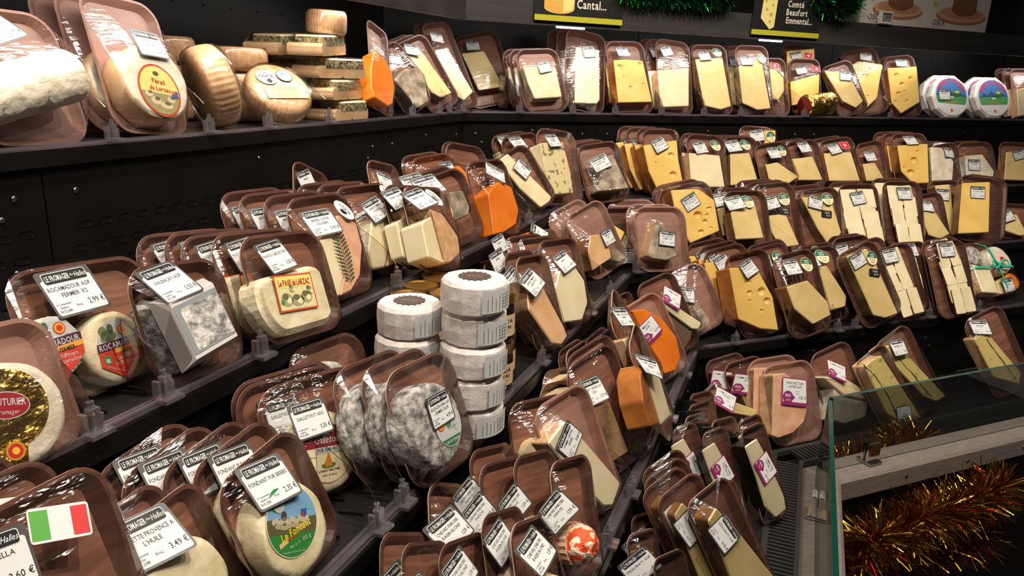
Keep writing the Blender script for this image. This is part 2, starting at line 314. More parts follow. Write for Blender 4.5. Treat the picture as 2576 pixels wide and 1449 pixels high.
def s_perail():
    P = Print(); P.ell(0, 0, .042, .047, pc(190, 70, 36), 0, 26, 6); P.ell(0, 0, .0385, .0435, pc(222, 202, 122), 1, 26, 6); P.ell(0, 0, .0385, .0435, pc(150, 140, 96), 2, 22, 4, -1, -.12)
    for x, y, a, b in [(-.012, -.020, .010, .007), (.008, -.026, .013, .006), (.020, -.014, .008, .006), (-.024, -.010, .008, .005)]: P.ell(x, y, a, b, pc(196, 184, 150), 3, 12); P.ell(x + .003, y + .004, a * .5, b * .5, pc(96, 92, 66), 4, 10)
    P.text('Pérail', 0, .012, .0085, pc(170, 52, 26), 4, 1, .85); P.text('du Larzac', .001, -.0005, .0078, pc(170, 52, 26), 4, 1, .85); P.ell(-.002, .030, .006, .004, pc(80, 80, 50), 3, 10)
    P.rrect(.030, -.003, .013, .013, .0006, pc(60, 90, 150), 5, 2, 3); P.rrect(.0265, .0005, .006, .006, .0004, pc(206, 80, 40), 6, 2, 3)
    P.text("fromage de brebis", 0, -.0405, .0022, WHITE(), 3, 0, .9); return P
def s_roca():
    P = Print(); pts = lambda k: [(-.030 * k, -.022 * k), (-.030 * k, .004), (-.022 * k, .024 * k), (-.004, .033 * k), (.012, .031 * k), (.025 * k, .014), (.028 * k, -.012), (.0, -.040 * k)]
    P.poly(pts(1.), WHITE(), 0); P.poly([(-.030, -.022), (-.030, -.004), (.029, .003), (.0285, -.013), (.0, -.040)], pc(206, 68, 44), 1)
    P.poly([(-.031, -.006), (.029, .002), (.0285, .012), (-.0305, .004)], pc(84, 34, 62), 2); P.text('ROCAMADOUR', -.001, -.0005, .0066, WHITE(), 3, 1, .8, 0, .055, 'c', 7)
    P.poly([(-.010, -.0085), (.029, -.003), (.029, .003), (-.010, -.0028)], pc(236, 170, 70), 3); P.text('-FERMIER-', .010, -.0068, .0042, pc(60, 30, 40), 4, 1, .8, 0, .032, 'c', 7)
    P.text('Les Fermiers', .006, -.0145, .0046, WHITE(), 2, 0, .85, 0, .036, 'c', 7); P.text('du Rocamadour', .006, -.0205, .0046, WHITE(), 2, 0, .85, 0, .042, 'c', 7); P.ell(-.021, -.0150, .0052, .0052, pc(70, 140, 76), 2, 12); P.rrect(-.021, -.0160, .005, .005, .0005, WHITE(), 3, 2, 3)
    P.text('fromage de Chèvre', -.012, -.0275, .0022, WHITE(), 2, 0, .9, 0, .026, 'c', -22); P.poly([(.006, -.034), (.022, -.022), (.024, -.019), (.007, -.031)], pc(84, 34, 42), 2); P.text('au lait cru', .015, -.0275, .0028, WHITE(), 3, 0, .9, 0, .020, 'c', 35)
    P.ell(.006, .0185, .0070, .0070, pc(206, 60, 40), 2, 16); P.ell(.006, .0185, .0058, .0058, pc(240, 180, 50), 3, 16); P.ell(.006, .0185, .0036, .0036, pc(206, 60, 40), 4, 12)
    for x, y, a, b, c in [(-.014, .013, .010, .007, (96, 112, 70)), (-.020, .019, .005, .006, (120, 132, 88)), (-.010, .021, .004, .006, (90, 100, 70)), (-.018, .009, .007, .003, (150, 146, 110))]: P.ell(x, y, a, b, pc(*c), 1, 10)
    P.text('APPELLATION', .017, .0095, .0018, INK(), 3, 0, .9, 0, .014, 'c', 5); return P
def s_fondant():
    P = Print(); g = pc(46, 136, 56); r = .036; P.ell(0, 0, r, r, pc(228, 226, 206), 0, 28, 6); P.ell(0, 0, r * .97, r * .97, pc(132, 178, 216), 1, 26, 4, .1, 1); P.ell(0, 0, r * .97, r * .97, pc(98, 98, 62), 1, 24, 4, -.35, .1); P.ell(0, 0, r * .97, r * .97, g, 1, 24, 4, -1, -.35)
    for k in range(14): P.ell(-.026 + k * .0036, .001 + .0015 * math.sin(k * 2), .0026, .003, pc(206, 196, 166), 2, 8); P.ell(-.022 + k * .0034, -.0045 + .001 * math.cos(k), .0024, .0024, pc(188, 176, 140), 2, 8)
    P.ell(-.012, .006, .004, .005, pc(70, 70, 66), 2, 8); P.ell(-.020, .022, .012, .012, g, 3, 16); P.ell(-.018, .017, .0075, .0075, WHITE(), 4, 14); P.text('Hyelzas', -.021, .0265, .0044, WHITE(), 5, 1, .85, 0, .02, 'c', 20)
    P.text('Le Fondant', .005, -.012, .0078, pc(244, 214, 40), 4, 1, .85, 0, .044, 'c', 20); P.text('Moelleux', -.001, -.0165, .003, pc(226, 70, 40), 4, 1, .9, 0, None, 'c', 20); P.text('100 g', .019, -.019, .0045, WHITE(), 4, 0, .9, 0, None, 'c', 20)
    P.text('Mat. gr. 19%', .002, -.024, .0026, WHITE(), 4, 0, .9, 0, None, 'c', 20); P.text('Ingrédients: lait cru de brebis', 0, -.0305, .0020, WHITE(), 4, 0, .9, 0, .03); P.rrect(.016, .008, .008, .007, .0004, pc(60, 90, 160), 3, 2, 3); P.rrect(.014, .006, .004, .0035, .0003, pc(206, 60, 40), 4, 1, 2); P.ell(.024, .014, .0042, .0034, pc(120, 190, 190), 3, 10)
    P.poly([(-.020, -.021), (-.008, -.015), (-.007, -.020), (-.019, -.026)], pc(216, 196, 130), 3); return P
def s_gallet():
    P = Print(); r = .033; P.ell(0, 0, r, r, pc(232, 220, 178), 0, 26, 6); P.ell(0, 0, r, r, pc(132, 28, 42), 1, 24, 4, .18, 1); P.text('Galletout', .002, .0105, .0085, WHITE(), 2, 0, .8, .25, .048); P.rrect(0, .003, .034, .0065, .0005, WHITE(), 2, 2, 4); P.text('PUR CHEVRE', 0, .0014, .0036, INK(), 3, 1, .85, 0, .031)
    P.ell(0, -.014, .010, .0032, pc(106, 128, 60), 2, 14); P.poly([(-.005, -.015), (-.004, -.009), (-.001, -.004), (.001, .0), (.003, -.004), (.004, -.009), (.005, -.015)], pc(206, 130, 40), 3); P.text("LE BOIS D'AMALTHEE", 0, -.0205, .0022, INK(), 2, 1, .9, 0, .03); P.text('atelier de chèvre', 0, -.0255, .0022, INK(), 2, 0, .9, 0, .026); P.text('Poids net 165 g', .018, -.002, .0020, INK(), 2, 0, .9, 0, .014); P.text('22% m.g.', -.020, -.004, .0020, INK(), 2, 0, .9, 0, .012); return P
def s_selles():
    P = Print(); r = .031; P.ell(0, 0, r, r * 1.05, WHITE(), 0, 26, 6); P.ell(0, 0, r * .96, r, pc(44, 120, 76), 1, 24, 4, -1, -.62); P.text('CHEVRE FERMIER', 0, -.0265, .0044, WHITE(), 2, 1, .8, 0, .036); P.ell(-.018, .003, .0085, .0085, pc(206, 70, 36), 1, 16); P.ell(-.018, .003, .0068, .0068, pc(240, 180, 50), 2, 14); P.ell(-.018, .003, .004, .004, pc(206, 70, 36), 3, 12)
    P.text('Selles sur Cher', .004, .014, .0042, pc(44, 120, 76), 1, 0, .8, .2, .036); P.text('Fabriqué à la ferme', .008, .006, .0022, INK(), 1, 0, .9); P.text('G. & Fils', .006, -.008, .0040, pc(44, 120, 76), 1, 0, .85, .2); P.ell(.000, -.001, .006, .004, pc(80, 150, 100), 1, 10); P.ell(.016, -.009, .0045, .0045, pc(120, 160, 130), 1, 12); P.ell(.016, -.009, .0038, .0038, WHITE(), 2, 12); return P
def s_pave():
    P = Print(); P.rrect(0, 0, .066, .044, .0008, pc(190, 62, 36), 0, 4, 6); P.rrect(0, 0, .062, .040, .0006, pc(198, 190, 140), 1, 4, 6); P.strip([-.031, 0, .031], [.006] * 3, [.020] * 3, pc(216, 196, 110), 2, 2)
    for x, y, a, b in [(-.018, -.008, .010, .008), (.0, -.010, .011, .007), (.016, -.007, .010, .007), (.024, .0, .006, .005), (-.006, .004, .005, .004)]: P.ell(x, y, a, b, pc(150, 142, 104), 3, 12); P.ell(x - .002, y + .004, a * .5, b * .5, pc(92, 90, 64), 4, 10); P.ell(x + .003, y - .001, a * .4, b * .5, pc(214, 202, 156), 4, 8)
    P.text('Le PAVE du LARZAC', 0, .0085, .0072, pc(168, 40, 26), 5, 1, .8, 0, .054); P.text('fromage au lait de brebis', 0, -.0185, .0020, WHITE(), 5, 0, .9, 0, .05); P.ell(-.026, -.010, .003, .003, pc(60, 120, 70), 5, 10); return P
def s_poitou():
    P = Print(); gd = style('gold'); P.ell(0, 0, .036, .036, gd, 0, 28, 8); P.rrect(.002, -.030, .026, .045, .001, gd, 1, 8, 5); P.ell(-.002, .003, .021, .0125, WHITE(), 2, 22); P.ell(-.002, .003, .020, .0115, pc(160, 24, 40), 3, 22); P.text('COUTURIER', -.002, .0030, .0062, WHITE(), 4, 1, .8, 0, .034); P.text('Fromager', -.001, -.0050, .0042, WHITE(), 4, 0, .8, .25, .022)
    P.text('CHABICHOU du POITOU', 0, .0, .0060, pc(70, 50, 30), 2, 1, .8, 0, None, 'c', 0, .0265); P.text('APPELLATION', .002, -.0155, .0038, pc(70, 50, 30), 3, 1, .9, 0, .028); P.text("D'ORIGINE", .002, -.0210, .0038, pc(70, 50, 30), 3, 1, .9, 0, .024); P.text('PROTEGEE', .002, -.0265, .0038, pc(70, 50, 30), 3, 1, .9, 0, .024)
    P.ell(.004, -.038, .0085, .0085, pc(206, 150, 40), 3, 16); P.ell(.004, -.038, .0065, .0065, pc(200, 44, 30), 4, 14); P.ell(.004, -.038, .0034, .0034, pc(236, 190, 60), 5, 10); P.text('Fromage', .003, -.0505, .0028, pc(70, 50, 30), 3, 0, .9); return P
def s_italy():
    P = Print(); P.rrect(0, 0, .066, .038, .004, WHITE(), 0, 5, 8); P.rrect(-.0215, 0, .019, .032, .0004, pc(70, 146, 50), 1, 4, 4); P.rrect(.0215, 0, .018, .032, .0004, pc(186, 40, 40), 1, 4, 4); return P
def s_reblochon():
    P = Print(); r = .054; P.ell(0, 0, r, r, WHITE(), 0, 30, 8); P.ell(0, 0, r * .9, r * .9, pc(60, 110, 170), 1, 28, 6, 0, 1); P.ell(0, 0, r * .9, r * .9, pc(70, 140, 84), 1, 24, 4, -.45, .05); P.poly([(-.044, .002), (-.030, .012), (-.018, .004), (-.006, .018), (.008, .004), (.024, .014), (.044, .002)], pc(46, 76, 100), 2); P.ell(.016, .004, .012, .006, pc(40, 90, 56), 3, 12); P.ell(.018, .012, .008, .004, pc(170, 180, 60), 4, 12)
    P.text('REBLOCHON', 0, 0, .0125, pc(196, 40, 80), 4, 1, .8, 0, None, 'c', 0, .037); P.text('Fermier', 0, -.022, .012, pc(170, 140, 60), 3, 0, .8, .25, .06); P.ell(0, -.040, .0045, .0045, pc(206, 90, 40), 2, 12); P.rrect(.0, -.004, .012, .005, .0005, pc(200, 190, 170), 4, 1, 2); return P
def s_filetta():
    P = Print(); P.rrect(.002, -.018, .078, .028, .001, pc(206, 196, 130), 0, 5, 8); P.text('Artisanal de Brebis', .004, -.0095, .0042, pc(70, 60, 40), 1, 1, .9, .1, .06); P.text('A FILETTA', .0, -.0195, .0085, pc(146, 136, 76), 1, 1, .85, 0, .058); P.text('FROMAGE CORSE - TAGLIO', 0, -.0245, .0028, pc(90, 80, 50), 1, 0, .9, 0, .066); P.text('20230 SAN NICOLAO', 0, -.0290, .0028, pc(90, 80, 50), 1, 0, .9, 0, .05)
    P.ell(-.020, .018, .019, .017, WHITE(), 1, 22); P.text('FROMAGE', -.020, .027, .0026, INK(), 2, 0, .9); P.text('CORSE', -.020, .017, .0068, INK(), 2, 1, .85, 0, .033); P.ell(-.018, .009, .005, .005, INK(), 2, 10); P.ell(.016, .022, .015, .014, INK(), 1, 20); P.ell(.016, .022, .0138, .0128, WHITE(), 2, 20); P.ell(.013, .026, .005, .004, pc(70, 160, 200), 3, 10); P.text('brebis', .017, .019, .0036, pc(60, 120, 180), 3, 0, .8, .2); return P
def s_valencay():
    P = Print(); P.rrect(0, 0, .048, .042, .001, pc(128, 134, 136), 0, 5, 6); P.rrect(.002, -.001, .042, .036, .001, style('ash'), 1, 5, 6); return P
# ------------------------------------------------------------------ trays and wrapped packs
TILE = {k: (644 * (i % 4), 483 * (i // 4)) for i, k in enumerate('ABCDEFGHIJKM')}
def tp(t, p): ox, oy = TILE[t]; return (ox + p[0] / 3., oy + p[1] / 3.)
TRAYC = {}
def rr_ring(w, h, r, ins, k=6):
    w, h, r = w / 2 - ins, h - 2 * ins, max(r - ins, .004); pts = []
    for cx, cy, a0 in ((w - r, ins + r, -90), (w - r, ins + h - r, 0), (-w + r, ins + h - r, 90), (-w + r, ins + r, 180)):
        for j in range(k + 1): a = math.radians(a0 + 90 * j / k); pts.append((cx + r * math.cos(a), cy + r * math.sin(a)))
    return pts
def tray_mesh(w, h, kind='wood', dep=.014):
    w = round(w / .006) * .006; h = round(h / .006) * .006; key = (w, h, kind, dep)
    if key in TRAYC: return TRAYC[key]
    r = min(w, h) * .24; rings = [(0, -.0016), (0, 0.), (.004, -.0003), (.013, -dep + .002), (.0145, -dep - .0)]; v = []
    for i, (ins, z) in enumerate(rings[:4]): v += [(x, y, z) for x, y in rr_ring(w, h, r, ins)]
    n = len(rr_ring(w, h, r, 0)); f = []; mi = []
    for i in range(3):
        f += [(i * n + j, i * n + (j + 1) % n, (i + 1) * n + (j + 1) % n, (i + 1) * n + j) for j in range(n)]; mi += [(2, 0, 0)[i]] * n
    f.append(tuple(range(3 * n, 4 * n))); mi.append(1)
    o = len(v); v += [(x, y, -dep) for x, y in rr_ring(w, h, r, .0145)]
    f += [(j, o + j, o + (j + 1) % n, (j + 1) % n) for j in range(n)]; mi += [0] * n; f.append(tuple(range(o, o + n))[::-1]); mi.append(0)
    ms = {'wood': (TRAYD, TRAYW, TRAYE), 'pink': (TRAYP, TRAYP, TRAYE), 'dark': (TRAYD, TRAYD, TRAYE)}[kind]
    m = recalc(mesh('tray', v, f, ms, mi)); TRAYC[key] = m; return m
def ccw(p):
    a = sum(p[i][0] * p[(i + 1) % len(p)][1] - p[(i + 1) % len(p)][0] * p[i][1] for i in range(len(p))); return list(p) if a > 0 else list(p)[::-1]
def roundpoly(p, r=.004, k=3):
    out = []
    for i in range(len(p)):
        a, b, c = (np.array(p[j % len(p)]) for j in (i - 1, i, i + 1)); u, w = a - b, c - b; lu, lw = np.linalg.norm(u), np.linalg.norm(w)
        if lu < 1e-6 or lw < 1e-6: continue
        d = min(r, lu * .4, lw * .4); s0, s1 = b + u / lu * d, b + w / lw * d
        for j in range(k + 1): t = j / k; out.append(tuple((1 - t) ** 2 * s0 + 2 * t * (1 - t) * b + t * t * s1))
    return out
def inset(p, d):
    c = np.mean(p, axis=0); out = []
    for i in range(len(p)):
        a, b, e = (np.array(p[j % len(p)]) for j in (i - 1, i, i + 1)); t = e - a; l = np.linalg.norm(t) + 1e-9; nrm = np.array([-t[1], t[0]]) / l; out.append(tuple(b + nrm * d))
    return out
def slab_mesh(poly, zb, zt, top, side, holes=(), bev=.0022, spread=1.0, rad=.004):
    p = roundpoly(ccw(poly), rad); n = len(p); c = np.mean(p, axis=0); base = [tuple(c + (np.array(q) - c) * spread) for q in p]; ti = inset(p, bev)
    v = [(x, y, zb) for x, y in base] + [(x, y, zt - bev) for x, y in p] + [(x, y, zt) for x, y in ti]
    f = [(i * n + j, i * n + (j + 1) % n, (i + 1) * n + (j + 1) % n, (i + 1) * n + j) for i in range(2) for j in range(n)]; mi = [1] * n + [0] * n
    hs = []; K = 12; good = []
    for hx, hy, hr in holes:
        ok = True
        for i in range(n):
            a, b_ = np.array(ti[i]), np.array(ti[(i + 1) % n]); t_ = b_ - a; l = np.linalg.norm(t_)
            if l > 1e-7 and (t_[0] * (hy - a[1]) - t_[1] * (hx - a[0])) / l < hr * 1.05 + .0005 and 0 <= np.dot(np.array([hx, hy]) - a, t_) / l <= l: ok = False
        ins = sum(((ti[i][1] > hy) != (ti[(i + 1) % n][1] > hy)) and hx < (ti[(i + 1) % n][0] - ti[i][0]) * (hy - ti[i][1]) / (ti[(i + 1) % n][1] - ti[i][1] + 1e-12) + ti[i][0] for i in range(n)) % 2
        if ok and ins and all(math.hypot(hx - g[0], hy - g[1]) > (hr + g[2]) * 1.15 for g in good): good.append((hx, hy, hr))
    holes = good
    for hx, hy, hr in holes:
        hs.append([(hx + hr * (1 + .1 * math.sin(3 * a)) * math.cos(a), hy + hr * .86 * math.sin(a)) for a in [-2 * math.pi * j / K for j in range(K)]])
    if hs:
        allp = [[Vector((x, y, 0)) for x, y in ti]] + [[Vector((x, y, 0)) for x, y in h] for h in hs]
        idx = list(range(2 * n, 3 * n)); b0 = len(v)
        for h in hs: idx += list(range(len(v), len(v) + K)); v += [(x, y, zt) for x, y in h]
        for t in tessellate_polygon(allp): f.append(tuple(idx[i] for i in t)); mi.append(0)
        for q, (hx, hy, hr) in enumerate(holes):
            prev = list(range(b0 + q * K, b0 + q * K + K)); dp = min(hr * .75, (zt - zb) * .7)
            for fr, dz in ((.93, .45), (.70, .8), (.35, 1.)):
                cur = list(range(len(v), len(v) + K)); v += [(hx + (x - hx) * fr, hy + (y - hy) * fr, zt - dp * dz) for x, y in hs[q]]
                f += [(prev[j], prev[(j + 1) % K], cur[(j + 1) % K], cur[j]) for j in range(K)]; mi += [0] * K; prev = cur
            f.append(tuple(prev)); mi.append(0)
    else: f.append(tuple(range(2 * n, 3 * n))); mi.append(0)
    f.append(tuple(range(n))[::-1]); mi.append(1)
    return recalc(mesh('cheese', v, f, [style(top), style(side)], mi)), [(x * 1.0, y, zt + .0016) for x, y in inset(p, -.0012)] + [(x, y, zb + .008) for x, y in inset(base, -.0012)]
def disc_mesh(cx, cy, r, zb, zt, top, side, lump=.012, seed=0, rim=.006):
    rg = random.Random(seed); ph = [rg.uniform(0, 6.28) for _ in range(4)]
    wob = lambda a, z: 1 + lump * (math.sin(2 * a + ph[0]) + .7 * math.sin(5 * a + ph[1]) + .6 * math.sin(9 * a + ph[2]))
    b = MB(); pr = [(r * .94, zb), (r, zb + rim), (r * 1.012, (zb + zt) / 2), (r, zt - rim), (r - rim * .4, zt - rim * .25), (r - rim * 1.2, zt), (r * .5, zt + .0006)]
    b.lathe(pr, 40, 1, wob); m = b.done('cheese', [style(top), style(side)], True)
    m.polygons.foreach_set('material_index', np.array([0 if p.center.z > zt - rim * .3 else 1 for p in m.polygons], dtype=np.int32))
    m.transform(Matrix.Translation((cx, cy, 0)))
    return m, [(cx + r * 1.02 * math.cos(a), cy + r * 1.02 * math.sin(a), z) for a in np.linspace(0, 6.28, 18)[:-1] for z in (zt - rim * .5, zb + .006)] + [(cx + r * .9 * math.cos(a), cy + r * .9 * math.sin(a), zt + .0022) for a in np.linspace(0, 6.28, 18)[:-1]]
def film_hull(pts):
    bm = bmesh.new()
    for p in pts: bm.verts.new(p)
    bmesh.ops.convex_hull(bm, input=bm.verts); bmesh.ops.remove_doubles(bm, verts=bm.verts, dist=.0008)
    bmesh.ops.recalc_face_normals(bm, faces=bm.faces)
    bmesh.ops.delete(bm, geom=[f for f in bm.faces if f.normal.z < .02], context='FACES')
    bmesh.ops.delete(bm, geom=[v for v in bm.verts if not v.link_faces], context='VERTS')
    bm.normal_update(); pl = np.array([(*f.normal, f.normal.dot(f.verts[0].co)) for f in bm.faces if f.normal.z > .03])
    me = bpy.data.meshes.new('film'); bm.to_mesh(me); bm.free(); me.materials.append(FILM)
    def fz(x, y): return np.maximum((pl[:, 3][:, None] - pl[:, 0][:, None] * x[None] - pl[:, 1][:, None] * y[None]) / pl[:, 2][:, None], -.0005).min(0) if len(pl) else x * 0
    return me, fz
ORD = ['', 'directly', 'second', 'third', 'fourth', 'fifth', 'sixth']
USED = set()
def pose(sh, B, T, W, w=.15, lean=22., yaw=None, out=-.03, face=None):
    i = int(sh[1]) - 1; wg = sh[0]; c = C[i]; d, nn = D[wg], N[wg]
    if B[1] is None or i == 0:
        s = 0.
        for _ in range(40):
            p = c + d * s + nn * out; x = proj(p)[0]; x2 = proj(p + d * .001)[0]; s += (B[0] - x) / ((x2 - x) / .001) * .8
        q = c + d * s + nn * out
    else: q = hit(B, c, UP)
    def at(yw):
        a = math.radians(yw); f = math.cos(a) * nn + math.sin(a) * d; right = math.cos(a) * d - math.sin(a) * nn; l = math.radians(lean)
        nor = math.cos(l) * f + math.sin(l) * UP; V = math.cos(l) * UP - math.sin(l) * f
        top = hit(T, q, nor); ax = top - q; H = np.linalg.norm(ax); V2 = ax / H; r2 = np.cross(V2, nor); m = (q + top) / 2
        px = np.linalg.norm(proj(m + r2 * .005) - proj(m - r2 * .005)) / .01
        return q, r2, V2, nor, H, W / px
    if yaw is None:
        yaw = 0
        while at(yaw)[5] > w and yaw > -64: yaw -= 2
    return at(yaw) + (yaw,)
LOG = []; PK = {}
def pack(sh, t, B, T, W, ch=(), lab=None, st=(), n=0, dn=.042, side=0., w=.15, lean=22., yaw=None, out=-.03, tray='wood', dep=.014, desc='', short='', grp=None, dark=False, film=True, maxh=.30, name='cheese_pack', bare=False, gap=0.):
    B = (tp(t, (B[0], B[1] or 0))[0], tp(t, B)[1] if B[1] is not None else None); T = tp(t, T)
    q, r2, V2, nor, H, wd, yw = pose(sh, B, T, W / 3., w, lean, yaw, out)
    LOG.append((desc[:30], sh, round(H, 3), round(wd, 3), yw)); H = min(H, maxh)
    M = Matrix(((r2[0], V2[0], nor[0], q[0]), (r2[1], V2[1], nor[1], q[1]), (r2[2], V2[2], nor[2], q[2]), (0, 0, 0, 1)))
    root = empty(name, mat=M); assert desc not in USED, desc; USED.add(desc); tag(root, desc, 'cheese', grp)
    def loc(p, z=0.):
        h = hit(tp(t, p), q + nor * z, nor) - q; return float(h @ r2), float(h @ V2)
    ob('tray', tray_mesh(wd, H, tray, dep), root)
    pts = [(x, y, .0006) for x, y in rr_ring(wd, H, min(wd, H) * .24, -.0006, 4)]; zb = -dep + .001
    def ux(p): return loc((p[0], p[1]), 0)
    tops = []
    for k, cdef in enumerate(ch):
        kind = cdef[0]
        if kind == 'poly':
            _, pl, th, stl = cdef[:4]; th *= (.62 if sh in ('L4', 'L5') else .8); opt = cdef[4] if len(cdef) > 4 else {}
            p = [(u_, min(max(v_, .008), H - .006)) for u_, v_ in (loc(a, th) for a in pl)]; hol = [(*loc((a, b), th), r / 850.) for a, b, r in opt.get('holes', ())]
            m, hp = slab_mesh(p, opt.get('zb', zb), th, stl, opt.get('side', SIDE.get(stl, stl)), hol, opt.get('bev', .0022), opt.get('spread', 1.0), opt.get('r', .004))
            o = ob('cheese', m, root); pts += hp; tops.append((o, th, p))
            if 'line' in opt:
                l = [np.array(loc(a, th)) for a in opt['line']]; P = Print(); xs = []; wv = .0021; full = []
                for a, b in zip(l[:-1], l[1:]): full += [a + (b - a) * j / 6 for j in range(6)]
                full.append(l[-1]); full = [a + np.array([random.uniform(-.0012, .0012), 0]) for a in full]
                P.raw(np.array([x for a in full for x in ((a[0] - wv * random.uniform(.3, 1.2), a[1]), (a[0] + wv * random.uniform(.3, 1.2), a[1]))]), [(2 * j, 2 * j + 1, 2 * j + 3, 2 * j + 2) for j in range(len(full) - 1)], style('line'), 0)
                P.build('mould_line', lambda x, y: x * 0 + th, lift=.0003, parent=o)
        elif kind == 'disc':
            _, c, rad, th, stl = cdef[:5]; opt = cdef[5] if len(cdef) > 5 else {}
            a, b = loc(c, th); r = np.hypot(*(np.array(loc((c[0] + rad, c[1]), th)) - np.array([a, b]))) if rad > 1 else rad
            m, hp = disc_mesh(a, b, r, opt.get('zb', zb), th, stl, opt.get('side', stl), opt.get('lump', .012), k + len(LOG), opt.get('rim', .006)); o = ob('cheese', m, root); pts += hp; tops.append((o, th, [(a, b)]))
            for fn, px, rt, sc in opt.get('stick', ()):
                c0 = np.array(loc(px, th)); c1 = np.array(loc((px[0] + 20 * math.cos(math.radians(rt)), px[1] - 20 * math.sin(math.radians(rt))), th)); v = c1 - c0
                fn().build('product_sticker', lambda x, y, z=th: x * 0 + z + .0006, c0, math.atan2(v[1], v[0]), sc, .0006, o)
        elif kind == 'log':
            _, a, b, r, stl = cdef; a2 = np.array([*loc(a, r), r]); b2 = np.array([*loc(b, r), r]); d = b2 - a2; L = np.linalg.norm(d)
            mb = MB(); kk = 14; prof = [(r * .8, 0), (r * .97, .004)] + [(r * (1 + .012 * math.sin(j * 2.1)), .004 + (L - .008) * j / kk) for j in range(kk + 1)] + [(r * .97, L - .002), (r * .8, L)]
            mb.lathe(prof, 36, 0, lambda an, z: 1 + .012 * math.sin(9 * an + z * 90)); m = mb.done('cheese', [style(stl)], True); zx = Vector(d).normalized(); m.transform(Matrix.Translation(a2) @ zx.to_track_quat('Z', 'Y').to_matrix().to_4x4())
            ob('cheese', m, root); pts += [tuple(a2 + d * s + np.array([0, r * math.cos(an), r * math.sin(an)])) for s in (0, 1) for an in np.linspace(0, 6.28, 12)]
        elif kind == 'ball':
            _, c, r, stl = cdef; a, b = loc(c, r * .9); mb = MB(); mb.lathe([(r * max(.02, math.sin(x)), r * .9 - r * math.cos(x) * .95) for x in np.linspace(0.05, math.pi - .05, 14)], 28, 0, lambda an, z: 1 + .03 * math.sin(7 * an + z * 200))
            m = mb.done('cheese', [style(stl)], True); m.transform(Matrix.Translation((a, b, 0))); o = ob('cheese', m, root); pts += [(a + r * math.cos(an) * s, b + r * math.sin(an) * s, z) for an in np.linspace(0, 6.28, 14) for s, z in ((1, r * .9), (.72, r * 1.6), (.2, r * 1.87))]
            mb = MB(); mb.lathe([(r * .75, -.010), (r * 1.02, .004), (r * 1.10, r * .75)], 40, 0, lambda an, z: 1 + .03 * (1 if int(an / 6.28 * 40 + .5) % 2 else -1)); mc = mb.done('paper_cup', [flat('cup_paper', srgb(196, 160, 132), .6)]); mc.transform(Matrix.Translation((a, b, 0))); ob('paper_cup', mc, root)
        elif kind == 'slices':
            _, (x0, y0, x1, y1), cols, rows, stl = cdef; aa = np.array(loc((x0, y0), .02)); bb = np.array(loc((x1, y1), .02)); cw = abs(bb[0] - aa[0]) / cols; top, bot = max(aa[1], bb[1]), min(aa[1], bb[1]); top = min(top, H * .99); bot = max(bot, .012); rh = (top - bot) / rows; sh_ = min(rh * 1.7, .07)
            me, _h = slab_mesh([(-cw * .48, 0), (cw * .48, 0), (cw * .46, sh_), (-cw * .46, sh_)], 0, .0042, stl, 'brownrind', bev=.0008)
            for rr in range(rows):
                for cc in range(cols):
                    o = ob('slice', me, root); x = min(aa[0], bb[0]) + (cc + .5) * cw + random.uniform(-.002, .002); y = top - rh * rr - sh_; y = max(y, .010); z = .004 + rr * .0055 + random.uniform(0, .002)
                    o.rotation_euler = (math.radians(random.uniform(-9, -5)), math.radians(random.uniform(-4, 4)), math.radians(random.uniform(-4, 4))); o.location = (x, y, z + .005)
                    pts += [(x + sx * cw * .5, y + sy * sh_, z + (.010 if sy == 0 else .004)) for sx in (-1, 1) for sy in (0, 1)]
        elif kind == 'pyramid':
            _, c, r1, r0, th, stl = cdef; a, b = loc(c, th); ro = math.radians(12)
            def sq(r): return [(a + r * math.cos(ro + math.pi / 4 + k * math.pi / 2), b + r * math.sin(ro + math.pi / 4 + k * math.pi / 2)) for k in range(4)]
            lo, hi = roundpoly(sq(r0), .012), roundpoly(sq(r1), .004); nn_ = len(lo); v = [(x, y, zb) for x, y in lo] + [(x, y, th) for x, y in hi]
            f = [(j, (j + 1) % nn_, nn_ + (j + 1) % nn_, nn_ + j) for j in range(nn_)] + [tuple(range(nn_, 2 * nn_)), tuple(range(nn_))[::-1]]
            o = ob('cheese', recalc(mesh('cheese', v, f, [style(stl)], [0] * len(f))), root); pts += v
            mb = MB(); k1 = 1.03; hi2 = sq(r1 * 1.02); md = sq(r1 + (r0 - r1) * .62)
            v = [(x, y, th + .001) for x, y in hi2] + [(a + (x - a) * k1, b + (y - b) * k1, th * .42) for x, y in md]; mb.add(v, [(0, 1, 2, 3)] + [(k, (k + 1) % 4, 4 + (k + 1) % 4, 4 + k) for k in (0, 1, 2)], 0)
            cx_ = ob('carton_sleeve', mb.done('carton_sleeve', [flat('sleeve_card', srgb(196, 190, 188), .5)]), root); s_valencay().build('sleeve_print', lambda x, y: x * 0 + th + .0012, (a, b), ro, r1 / .034, .0004, cx_)
    me, fz = film_hull(pts)
    if film: ob('film', me, root)
    def put(P, px, rt, sc, nm):
        zc = .012
        for _ in range(3): c0 = np.array(loc(px, zc)); zc = float(fz(c0[:1], c0[1:])[0])
        c0 = np.array(loc(px, zc)); c1 = np.array(loc((px[0] + 20 * math.cos(math.radians(rt)), px[1] - 20 * math.sin(math.radians(rt))), zc)); v = c1 - c0; a_ = math.atan2(v[1], v[0])
        ext = np.abs(np.concatenate(P.v)[:, :2]).max(0) * sc; gx, gy = (k.ravel() for k in np.meshgrid(np.linspace(-1, 1, 9), np.linspace(-1, 1, 9))); X = c0[0] + math.cos(a_) * gx * ext[0] - math.sin(a_) * gy * ext[1]; Y = c0[1] + math.sin(a_) * gx * ext[0] + math.cos(a_) * gy * ext[1]
